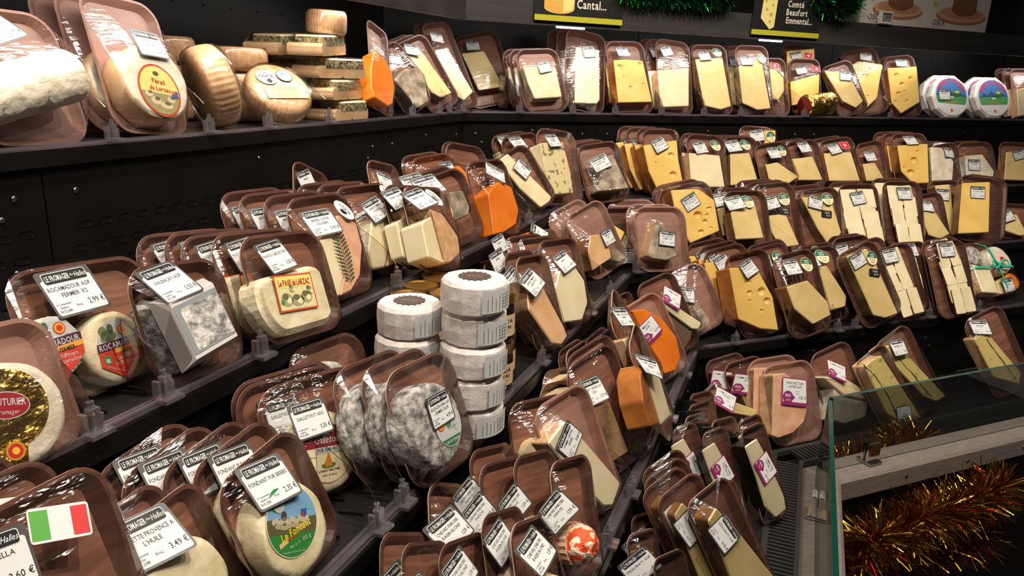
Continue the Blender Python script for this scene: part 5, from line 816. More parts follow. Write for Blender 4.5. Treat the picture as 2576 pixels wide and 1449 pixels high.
pack('L5', 'K', (1600, 900), (1500, 230), 200, [('poly', [(1430, 250), (1570, 330), (1580, 560), (1440, 520)], .04, 'blackwrap')], None, w=.11, tray='dark', yaw=-30, desc='second shiny black wax-coated block beside the cream slab', n=1)
pack('L5', 'K', (1060, 1900), (980, 1115), 240, [('poly', [(990, 1300), (1070, 1280), (1080, 1500), (1000, 1500)], .03, 'comte')], (970, 1390, 55, 'OSSAU-IRATY AOP', '', '6,1', 1.), w=.12, tray='dark', yaw=-30, n=1, dn=.05, desc='dark tray with ATY label end at the foot of the fourth shelf', short='dark tray at the foot of the shelf')
pack('L5', 'K', (1300, 2000), (1180, 1275), 260, [], None, w=.125, tray='dark', yaw=-34, desc='plain dark tray before the ivory 6,02 slab row')
# ------------------------------------------------------------------ cheeses without trays, jars, signs, boxes, tinsel
def solve_s(sh, px, out):
    c = C[int(sh[1]) - 1]; d, nn = D[sh[0]], N[sh[0]]; s = 0.
    for _ in range(40):
        p = c + d * s + nn * out; x0 = proj(p)[0]; s += .8 * (px - x0) / ((proj(p + d * .001)[0] - x0) / .001)
    return c + d * s + nn * out
def frame(x, y, z, q): return Matrix(((x[0], y[0], z[0], q[0]), (x[1], y[1], z[1], q[1]), (x[2], y[2], z[2], q[2]), (0, 0, 0, 1)))
def U(v): v = np.asarray(v, float); return v / np.linalg.norm(v)
def wheel(name, ctr, axis, r, th, sty, side, label, group=None, film=True, prints=None, up=UP, facets=0):
    z = U(axis); x = U(np.cross(up, z)) if abs(z @ UP) < .98 else D['L']; y = np.cross(z, x); root = empty(name, mat=frame(x, y, z, ctr)); tag(root, label, 'cheese', group)
    b = MB(); b.lathe([(r * .55, -th / 2), (r * .88, -th / 2), (r * .96, -th / 2 + .005), (r, -th / 2 + .012), (r * 1.01, 0), (r, th / 2 - .012), (r * .96, th / 2 - .005), (r * .88, th / 2), (r * .55, th / 2 + .0005)], 160, 0, lambda a, z: 1 + (.013 * math.sin(40 * a) if abs(z) < th / 2 - .003 else 0)); ob('cheese', b.done('cheese', [style('tan')], True), root)
    if film:
        mb = MB(); mb.lathe([(r * .3, -th / 2 - .0015), (r * .98, -th / 2 - .0012), (r * 1.03, -th / 2 + .008), (r * 1.035, 0), (r * 1.03, th / 2 - .008), (r * .98, th / 2 + .0016), (r * .3, th / 2 + .0020)], 36); ob('film', mb.done('film', [FILM], True), root)
    if prints: prints().build('label_print', lambda a, b: a * 0 + th / 2 + .003, (0, 0), 0, r / .058, .0004, root)
    return root
zz = C[0][2]; dL, nL = D['L'], N['L']
q = solve_s('L1', 540, -.075); wheel('ewe_cheese_wheel', q + UP * .074, U(nL * .45 + dL * .85 + UP * .25), .072, .05, 'tan', 'basket', 'basket-ridged tan cheese wheel standing on edge beside the yellow oval sticker pack')
q = solve_s('L1', 690, -.075); wheel('ewe_cheese_wheel', q + UP * .060, U(nL * .62 - dL * .25 + UP * .74), .066, .045, 'tan', 'basket', 'tan cheese wheel with Corse seals, leaning back before the herb-crusted pile', prints=s_filetta)
q = solve_s('L1', 585, -.20)
for k in range(3): wheel('ewe_cheese_wheel', q + UP * (.028 + k * .050) + nL * (.004 * k), U(UP + dL * .03), .066, .046, 'tan', 'basket', ['lowest tan wheel of the flat-lying stack behind the wheel on edge', 'middle tan wheel of the flat-lying stack behind the wheel on edge', 'topmost tan wheel of the flat-lying stack, with white paper band'][k])
mb = MB(); mb.box((0, 0, 0), dL * .026, nL * .001, UP * .018)
q = solve_s('L1', 468, -.27)
for k in range(3): wheel('ewe_cheese_wheel', q + UP * (.028 + k * .056), U(UP + dL * .04), .05, .05, 'tan', 'basket', ['lowest small tan wheel hidden behind the yellow oval pack', 'middle small tan wheel behind the yellow oval pack', 'topmost small tan wheel peeking past the yellow oval pack'][k])
# herb-crusted pieces in beige boards
def herb(px, out, lv, yaw, w, label, tilt=0.):
    q = solve_s('L1', px, out); a = math.radians(yaw); x = dL * math.cos(a) + nL * math.sin(a); y = np.cross(UP, x); x = U(x + UP * tilt); z = np.cross(x, y)
    root = empty('herb_cheese', mat=frame(x, y, z, q + UP * lv)); tag(root, label, 'cheese', 'herb-crusted pieces piled on the top shelf')
    h = .026; dpt = .078; r = .014; b = MB()
    for sx in (-1, 1):
        cxx = sx * w * (.25 if sx < 0 else .25); ww = w * .5
        pl = roundpoly([(cxx - ww / 2, 0), (cxx + ww / 2, 0), (cxx + ww / 2, h), (cxx - ww / 2, h)], r, 5); b.prism([(px_, -dpt / 2, pz) for px_, pz in pl], np.array([0, dpt, 0]))
    ob('board_sleeve', b.done('board_sleeve', [style('beige')]), root)
    m, hp = slab_mesh([(-w * .34, -dpt * .50), (w * .46, -dpt * .50), (w * .46, dpt * .42), (-w * .30, dpt * .42)], h * .8, h + .017, 'cream', 'herb', bev=.004, spread=1.02); ob('cheese', m, root)
    pts = [(sx * w * .5, sy * dpt * .51, zz_) for sx in (-1, 1) for sy in (-1, 1) for zz_ in (.0, h * .8)] + [(x_ * 1.01, y_ * 1.01, z_ + .001) for x_, y_, z_ in hp]
    bm = bmesh.new()
    for p in pts: bm.verts.new(p)
    bmesh.ops.convex_hull(bm, input=bm.verts); me = bpy.data.meshes.new('film'); bm.to_mesh(me); bm.free(); me.materials.append(FILM); ob('film', me, root)
herb(860, -.08, .003, 0, .135, 'herb-crusted cheese piece at the very bottom of the pile')
herb(848, -.085, .0495, -8, .15, 'herb-crusted cheese piece second up in the pile, set slightly askew')
herb(842, -.09, .096, 6, .16, 'herb-crusted cheese piece third up in the pile')
herb(815, -.10, .1445, -16, .16, 'herb-crusted cheese piece fourth up, turned with crust facing out', .04)
herb(720, -.20, .003, 10, .15, 'herb-crusted cheese piece lowest in the rear pile')
herb(715, -.20, .0495, 0, .15, 'herb-crusted cheese piece second in the rear pile')
herb(705, -.20, .096, 4, .15, 'herb-crusted cheese piece third in the rear pile, dark crust end showing')
herb(700, -.19, .1445, -12, .17, 'herb-crusted cheese piece on the very top of the rear pile, tipped', .06)
q = solve_s('L1', 838, -.105); wheel('ewe_cheese_wheel', q + UP * .2165, U(UP + nL * .05), .045, .05, 'tan', 'basket', 'tan wheel lying on top of the herb-crusted pile')
# white rounds with blue mountain sticker
for px, out, rl, lb in ((2385, -.03, -.06, 'white octagonal wrapped round with blue mountain sticker and price label'), (2490, -.03, .05, 'white octagonal wrapped round with blue mountain sticker, no price label'), (2362, -.085, 0, 'white wrapped round behind the price-labelled mountain sticker round'), (2462, -.085, 0, 'white wrapped round behind the mountain sticker round without price label')):
    q = solve_s('R1', px, out); r = .090; z = U(N['R'] * .93 + UP * .36 - D['R'] * .18); x = U(np.cross(UP, z)); y = np.cross(z, x); root = empty('wrapped_round', mat=frame(x, y, z, q + UP * (r * .97) - N['R'] * .02)); tag(root, lb, 'cheese', 'white rounds with mountain stickers')
    b = MB(); b.lathe([(r * .9, -.018), (r * 1.0, -.012), (r, .012), (r * .9, .0175), (r * .5, .0178)], 10, 0); ob('paper_wrap', b.done('paper_wrap', [PAPER]), root); s_reblochon().build('sticker', lambda a, b: a * 0 + .018, (0, 0), rl, 1.48, .0006, root)
    if 'and price' in lb: price_label('REBLOCHON', '', '5,2').build('price_label', lambda a, b: a * 0 + .020, (-.034, .004), .02, .9, .001, root)
# gold foil roll
q = solve_s('R1', 2050, -.02); ax = U(D['R'] + UP * .10); x = U(np.cross(ax, UP)); root = empty('gold_foil_roll', mat=frame(x, np.cross(ax, x), ax, q + UP * .040)); tag(root, 'crinkled gold foil wrapped cheese roll with dark red end seal', 'cheese')
b = MB(); b.lathe([(.03, -.062), (.038, -.058)] + [(.040 + .0008 * math.sin(k * 2), -.055 + k * .011) for k in range(11)] + [(.038, .058), (.03, .062)], 30, 0, lambda a, z: 1 + .015 * math.sin(11 * a + z * 80)); ob('foil', b.done('foil', [style('gold')]), root)
b = MB(); b.lathe([(.033, -.0645), (.033, -.0625), (.012, -.0622)], 24); ob('end_seal', b.done('end_seal', [flat('seal_red', srgb(112, 26, 22), .4)]), root)
b = MB(); b.lathe([(.0385, -.01), (.0412, -.008), (.0412, .034), (.0385, .036)], 30); b2 = b.done('film_band', [FILM], True); ob('film_band', b2, root)
# white paper wrapped rounds
def paper_round(q, k, yaw, label, toplab):
    r = .0445; h = .043; root = empty('paper_wrapped_cheese', mat=Matrix.Translation(Vector(q + UP * (k * .0435))) @ Matrix.Rotation(yaw, 4, 'Z')); tag(root, label, 'cheese', 'white paper wrapped rounds stacked before the jars')
    b = MB(); b.lathe([(r * .86, 0), (r * .98, .004), (r * 1.0, h * .5), (r * .98, h - .005), (r * .9, h), (r * .5, h + .0008)], 14, 0, lambda a, z: 1 + .012 * math.sin(5 * a + 60 * z) + .01 * math.sin(3 * a)); ob('paper_wrap', b.done('paper_wrap', [PAPER]), root)
    P = Print(); P.rrect(0, 0, .055, .030, .001, WHITE(), 0, 3, 12)
    for j in range(7): P.strip([-.02 + j * .006, -.019 + j * .006 + .0006 - .0008], [-.012] * 2, [.004 + .004 * (j % 2)] * 2, pc(110, 110, 112), 1, 1)
    for j in range(5): P.text('lait cru de chèvre'[:12 + j], .012, -.010 + j * .0042, .0022, INK(), 1, 0, .9, 0, .026)
    V = np.concatenate(P.v); th = V[:, 0] / (r * 1.03); P2 = np.c_[np.cos(th) * (r * 1.03 + V[:, 2]), np.sin(th) * (r * 1.03 + V[:, 2]), h * .5 + V[:, 1]]; m = mesh('info_label', P2, P.f, P.mats, P.mi); m.transform(Matrix.Rotation(math.radians(-62), 4, 'Z')); ob('info_label', m, root)
    if toplab:
        P = Print(); br = pc(84, 70, 64); P.poly([((.021 + .0022 * (1 if j % 2 else -1)) * math.cos(j * math.pi / 16), (.021 + .0022 * (1 if j % 2 else -1)) * math.sin(j * math.pi / 16)) for j in range(32)], br, 0); P.text('Banon', 0, -.003, .007, pc(140, 124, 112), 1, 0, .8, .25); P.build('top_seal', lambda a, b: a * 0 + h + .001, (0, 0), -.5, 1, .0008, root)
qa = hit((1163, 1088), C[2], UP); qb = hit((1003, 1070), C[2], UP)
nm5 = ['lowest', 'second', 'third', 'fourth', 'topmost']
for k in range(5): paper_round(qa + dL * random.uniform(-.003, .003) + nL * random.uniform(-.003, .003), k, random.uniform(-.3, .3), '%s white paper round in the taller stack beside the jars' % nm5[k], k == 4)
for k in range(4): paper_round(qb + dL * random.uniform(-.003, .003), k, random.uniform(-.3, .3), '%s white paper round in the shorter stack behind the ash-grey rounds' % ['lowest', 'second', 'third', 'topmost'][k], k == 3)
# jars of black cherry jam
JG = flat('jam_dark_glass', (.012, .006, .008), .06, 0, .8); LIDM = flat('gold_lid', srgb(176, 138, 78), .28, .9); JL = flat('jar_paper', srgb(206, 178, 132), .6)
def jar(q, k, label, facing=0.):
    root = empty('jam_jar', mat=Matrix.Translation(Vector(q + UP * (k * .0794)))); tag(root, label, 'jar', 'jam jars stacked behind the white paper rounds'); r = .0265
    b = MB(); b.lathe([(r * .85, 0), (r, .004), (r, .054), (r * .96, .060), (r * .88, .064)], 28); ob('glass_body', b.done('glass_body', [JG], True), root)
    b = MB(); b.lathe([(r * .96, .062), (r * 1.0, .063), (r * 1.0, .076), (r * .97, .0785), (r * .90, .0790), (r * .88, .0775), (r * .3, .0775)], 32); ob('lid', b.done('lid', [LIDM]), root)
    P = Print(); P.rrect(0, 0, .074, .034, .001, JL, 0, 2, 24)
    P.text('DONADA', 0, .0045, .0066, INK(), 1, 1, .9, 0, .040); P.text('CERISE NOIRE', 0, -.0040, .0044, INK(), 1, 1, .85, 0, .044); P.text('dont noir de fruits en sucre', 0, -.0095, .0020, INK(), 1, 0, .9, 0, .040); P.text('allégée en sucre', 0, -.0130, .0020, INK(), 1, 0, .9, 0, .028); P.strip([-.036, 0, .036], [.0145] * 3, [.0155] * 3, pc(150, 60, 50), 1, 1); P.strip([-.036, 0, .036], [-.0155] * 3, [-.0145] * 3, pc(150, 60, 50), 1, 1)
    V = np.concatenate(P.v); th = V[:, 0] / r; rr_ = r + .0006 + V[:, 2]; a0 = math.atan2(-q[1], -q[0]) + facing; me = mesh('paper_label', np.c_[np.cos(th + a0) * rr_, np.sin(th + a0) * rr_, .030 + V[:, 1]], P.f, P.mats, P.mi); ob('paper_label', me, root)
JT = C[2][2] + .0794 + .078
for i, (px, fc) in enumerate([((1257, 722), .25), ((1183, 706), 0), ((1105, 694), 0), ((1070, 718), 0), ((1027, 742), 0), ((1140, 720), 0)]):
    q = hit(px, np.array([0, 0, JT]), UP); q[2] = C[2][2] + .001; who = ['nearest the peach tongue wedge', 'behind the taller paper stack', 'farthest back by the fern packs', 'between the two paper stacks', 'behind the shorter paper stack', 'hidden behind the taller paper stack'][i]
    for k in (0, 1): jar(q, k, '%s dark jam jar with gold lid, %s' % (['lower', 'upper'][k], who), fc)
q = hit((1243, 955), C[2], UP); jar(q, 0, 'single dark jam jar with cream label at the foot of the jar stacks', .3)
# gift plate with teal ribbon
q = hit((2490, 800), C[3], UP); q = solve_s('R4', 2500, -.07); x, nR = D['R'], N['R']; lean = math.radians(38); z = U(nR * math.cos(lean) + UP * math.sin(lean)); y = np.cross(z, x)
root = empty('gift_plate', mat=frame(x, y, z, q + UP * .004)); tag(root, 'film-wrapped gift plate of assorted cheeses tied with teal ribbon', 'cheese')
H = .19; tr = tray_mesh(.21, H, 'dark', .014); ob('tray', tr, root); pts = [(a, b, .0006) for a, b in rr_ring(.21, H, .05, -.0006, 4)]
for args in [(.040, .115, .046, -.012, .040, 'white', 'white'), (-.045, .14, .032, -.012, .03, 'ash', 'ash'), (.07, .045, .028, -.012, .03, 'orange', 'orange')]:
    m, hp = disc_mesh(*args, .012, 3); ob('cheese', m, root); pts += hp
for pl, th, stl in (([(-.09, .02), (-.02, .01), (-.015, .09), (-.08, .11)], .035, 'pale'), ([(-.01, .008), (.04, .012), (.03, .06), (-.005, .05)], .03, 'comte')):
    m, hp = slab_mesh(pl, -.012, th, stl, 'tan'); ob('cheese', m, root); pts += hp
P = Print(); P.ell(0, 0, .036, .036, pc(226, 206, 190), 0); P.ell(0, .004, .012, .010, pc(190, 40, 50), 1); P.text('Coeur', 0, -.020, .008, INK(), 1, 0, .8, .2); P.build('product_sticker', lambda a, b: a * 0 + .041, (.048, .11), -.2, .9, .001, root)
me, fz = film_hull(pts); ob('film', me, root); price_label('PLATEAU', '', '12,9').build('price_label', fz, (.03, .030), .1, .95, .001, root)
RIB = flat('teal_ribbon', srgb(40, 170, 140), .35); b = MB(); fzz = lambda a, c: float(fz(np.array([a]), np.array([c]))[0]) + .0025
for pth in ([(-.10 + k * .02, .098 - k * .0012) for k in range(11)], [(.004 + k * .0016, .185 - k * .018) for k in range(10)]):
    for (a0, b0), (a1, b1) in zip(pth[:-1], pth[1:]): b.box(((a0 + a1) / 2, (b0 + b1) / 2, (fzz(a0, b0) + fzz(a1, b1)) / 2), ((a1 - a0) / 2 * 1.05, (b1 - b0) / 2 * 1.05, (fzz(a1, b1) - fzz(a0, b0)) / 2), np.array([-(b1 - b0), a1 - a0, 0]) / math.hypot(a1 - a0, b1 - b0) * .003, (0, 0, .0004))
for s in (-1, 1): b.tube([(.010 + s * .034 * math.sin(t), .095 + .012 * math.sin(2 * t), fzz(.010, .095) + .006 + .008 * math.sin(t)) for t in np.linspace(0, math.pi, 10)], .0032, 6)
b.tube([(.006, .095, fzz(.01, .095) + .004), (.014, .095, fzz(.01, .095) + .006)], .007, 8); ob('ribbon', b.done('ribbon', [RIB]), root)
# ------------------------------------------------------------------ hanging signs on the fascia
def fascia_pt(px, py, out): 
    p0 = FC + N['R'] * out; return hit((px, py), p0, N['R'])
def sign(x0, x1, yb, rows, label, icon):
    a, b2 = fascia_pt(x0, yb[0], .006), fascia_pt(x1, yb[1], .006); w = float((b2 - a) @ D['R']); q = (a + b2) / 2; h = .20; root = empty('shelf_sign', mat=frame(D['R'], UP, N['R'], q)); tag(root, label, 'sign')
    b = MB(); b.box((0, h / 2, 0), (w / 2, 0, 0), (0, h / 2, 0), (0, 0, .0015)); ob('board', b.done('board', [flat('sign_black', (.012, .012, .012), .4)]), root)
    b = MB(); b.box((0, .008, .002), (w / 2, 0, 0), (0, .008, 0), (0, 0, .0022)); ob('edge_strip', b.done('edge_strip', [flat('sign_lime', srgb(176, 172, 40), .5)]), root)
    P = Print()
    for tx, px, py, hh in rows: g = fascia_pt(px, py, .0075) - q; P.text(tx, float(g @ D['R']), float(g @ UP) - hh / 2, hh, pc(214, 204, 190), 2, 1, .8)
    ye, br, hl = pc(200, 176, 90), pc(214, 160, 70), pc(222, 206, 130)
    if icon == 0:
        g = fascia_pt(1408, 2, .0075) - q; gx, gy = float(g @ D['R']), float(g @ UP); P.ell(gx, gy - .020, .050, .016, br, 1); P.rrect(gx, gy - .004, .100, .034, .002, br, 2, 3, 4); P.ell(gx, gy + .014, .050, .016, ye, 3); P.poly([(gx + .012, gy - .034), (gx + .044, gy - .024), (gx + .048, gy + .012), (gx + .012, gy + .010)], hl, 4)
    else:
        g = fascia_pt(1932, 40, .0075) - q; gx, gy = float(g @ D['R']), float(g @ UP); P.poly([(gx - .026, gy + .060), (gx + .034, gy + .062), (gx + .030, gy - .034), (gx + .012, gy - .042), (gx - .030, gy - .008)], hl, 1)
        for a_, b_, r_ in [(-.008, .02, .006), (.012, .005, .007), (.016, .035, .005), (-.014, .045, .005), (.010, -.018, .005)]: P.ell(gx + a_, gy + b_, r_, r_ * .9, pc(180, 160, 70), 2, 10)
    P.build('print', lambda a, b: a * 0 + .0017, lift=.0004, parent=root)
sign(1343, 1563, (52, 62), [('Cantal...', 1489, 13, .024)], 'black shelf sign with lime edge reading Cantal', 0)
sign(1888, 2056, (86, 97), [('Comté', 2003, 11, .020), ('Beaufort', 2005, 32, .020), ('Emmental...', 2010, 53, .020)], 'black shelf sign with lime edge reading Comté Beaufort Emmental', 1)
# boxes standing on the ledge
zt = FC[2] + .078
def oska(x0, x1, label, esl):
    q0 = FC - N['R'] * .03; a = hit((x0, 66), q0, N['R']); b2 = hit((x1, 72), q0, N['R']); w = float((b2 - a) @ D['R']); q = (a + b2) / 2; q[2] = zt + .0005; h = .22; root = empty('product_box', mat=frame(D['R'], UP, N['R'], q)); tag(root, label, 'box', 'boxes on the fascia ledge')
    b = MB(); b.box((0, h / 2, -.05), (w / 2, 0, 0), (0, h / 2, 0), (0, 0, .05)); ob('carton', b.done('carton', [flat('box_white', srgb(196, 190, 182), .4)]), root)
    P = Print(); P.ell(.022, .052, w * .40, .030, pc(150, 104, 74), 0); P.ell(.022, .060, w * .38, .028, pc(196, 150, 116), 1); P.ell(.022, .064, w * .33, .022, pc(176, 126, 94), 2); P.ell(.030, .080, w * .20, .026, pc(120, 76, 52), 3); P.rrect(.030, .110, w * .38, .06, .01, pc(128, 84, 58), 4, 3, 4); P.ell(.030, .136, w * .19, .016, pc(206, 190, 120), 5)
    P.ell(-w * .36, .088, .012, .007, pc(150, 176, 60), 3); P.ell(-w * .40, .096, .008, .006, pc(170, 190, 80), 4); P.text('OSKA', -w * .28, .016, .020, pc(70, 66, 64), 6, 0, .9); P.ell(-w * .30 - .024, .030, .003, .004, pc(206, 196, 40), 7, 8); P.rrect(-w * .30, .010, .05, .001, .0002, pc(140, 130, 120), 6, 1, 2); P.build('print', lambda a, b: a * 0, lift=.0005, parent=root)
oska(2160, 2318, 'white carton with wooden board picture, beside the green tinsel', 1)
oska(2322, 2480, 'white carton with wooden board picture, away from the tinsel', 0)
g = hit((2228, 44), FC + N['R'] * .008, N['R']); root = empty('price_display', mat=frame(D['R'], UP, N['R'], g)); tag(root, 'small white electronic price display before the carton', 'price display')
b = MB(); b.box((0, 0, 0), (.029, 0, 0), (0, .021, 0), (0, 0, .005)); ob('case', b.done('case', [flat('esl_white', srgb(196, 194, 186), .5)]), root); P = Print(); P.rrect(.002, .001, .046, .031, .001, pc(112, 116, 112), 0); P.rrect(.002, .011, .044, .007, .0005, pc(70, 72, 70), 1, 1, 3); P.text('28.99', .006, -.004, .009, INK(), 1, 0, .8); P.build('screen', lambda a, b: a * 0 + .005, lift=.0004, parent=root)
b = MB(); b.box((0, -.020, -.014), (.008, 0, 0), (0, .004, 0), (0, 0, .010)); ob('clip', b.done('clip', [flat('esl_white', srgb(196, 194, 186), .5)]), root)
# ------------------------------------------------------------------ tinsel garlands
def tinsel(name, path, r, count, mats, label, wts, seed=3, wid=.0011):
    rg = np.random.default_rng(seed); path = [np.asarray(p) for p in path]; seg = np.array([np.linalg.norm(b - a) for a, b in zip(path[:-1], path[1:])]); cum = np.r_[0, np.cumsum(seg)]
    root = empty(name, path[0]); tag(root, label, 'tinsel'); V = []; Fq = []; Mi = []
    for k in range(count):
        t = rg.uniform(0, cum[-1]); i = min(int(np.searchsorted(cum, t, 'right') - 1), len(seg) - 1); c = path[i] + (path[i + 1] - path[i]) * ((t - cum[i]) / seg[i]); ax = (path[i + 1] - path[i]) / seg[i]
        v = rg.normal(size=3); v -= ax * (v @ ax) * .5; v /= np.linalg.norm(v); l = r * rg.uniform(.75, 1.1); w = np.cross(v, rg.normal(size=3)); w = w / np.linalg.norm(w) * wid; bend = rg.normal(size=3) * l * .10 - UP * l * .05
        p = [c + v * l * .05, c + v * l * .55 + bend * .4, c + v * l + bend]; o = len(V); V += [p[0] - w, p[0] + w, p[1] - w, p[1] + w, p[2] - w * .8, p[2] + w * .8]; Fq += [(o, o + 1, o + 3, o + 2), (o + 2, o + 3, o + 5, o + 4)]
        m = int(np.searchsorted(np.cumsum(wts), rg.uniform())); Mi += [m, m]
    me = mesh('tinsel_strands', np.array(V) - path[0], Fq, mats, Mi); o = ob('tinsel_strands', me, root); o['kind'] = 'stuff'
    b = MB(); b.tube([p - path[0] for p in path], .002, 6); ob('core_wire', b.done('core_wire', [mats[0]]), root)
TG = flat('tinsel_gold', srgb(158, 124, 38), .25, 1); TR = flat('tinsel_red', srgb(140, 14, 14), .25, 1); TGR = flat('tinsel_green', srgb(20, 130, 40), .25, 1); TGD = flat('tinsel_dark_green', srgb(8, 60, 24), .35, .8)
R0 = np.r_[S * (NB + BIS * RAILOUT), 0]
def gp(px, py, out): return hit((px, py), R0 + N['R'] * out, N['R'])
tinsel('tinsel_garland', [gp(2112, 1436, .068), gp(2145, 1415, .068), gp(2190, 1350, .068), gp(2260, 1350, .068), gp(2330, 1290, .068), gp(2400, 1290, .068), gp(2460, 1250, .068), gp(2530, 1220, .068)], .070, 3000, [TG, TR], 'gold and red tinsel garland hanging below the steel rail', [.80, 1.], 3)
tinsel('tinsel_garland', [gp(2112, 1500, .055), gp(2180, 1480, .055), gp(2260, 1410, .055), gp(2360, 1370, .055), gp(2440, 1360, .055), gp(2480, 1330, .055)], .066, 1500, [TG, TR], 'lower loop of gold and red tinsel hung under the other garland', [.76, 1.], 9)
def gg(px, py): return hit((px, py), FC + N['R'] * .015, N['R'])
tinsel('tinsel_garland', [gg(1570, -22), gg(1660, -14), gg(1760, -8), gg(1840, -6)], .045, 3600, [TGR, TGD], 'green tinsel garland draped on the fascia between the two signs', [.5, 1.], 5)
tinsel('tinsel_garland', [gg(2052, -10), gg(2085, 10), gg(2125, 22), gg(2140, 0), gg(2150, -30)], .048, 2600, [TGR, TGD], 'green tinsel tuft hanging between the sign and the cartons', [.5, 1.], 6)
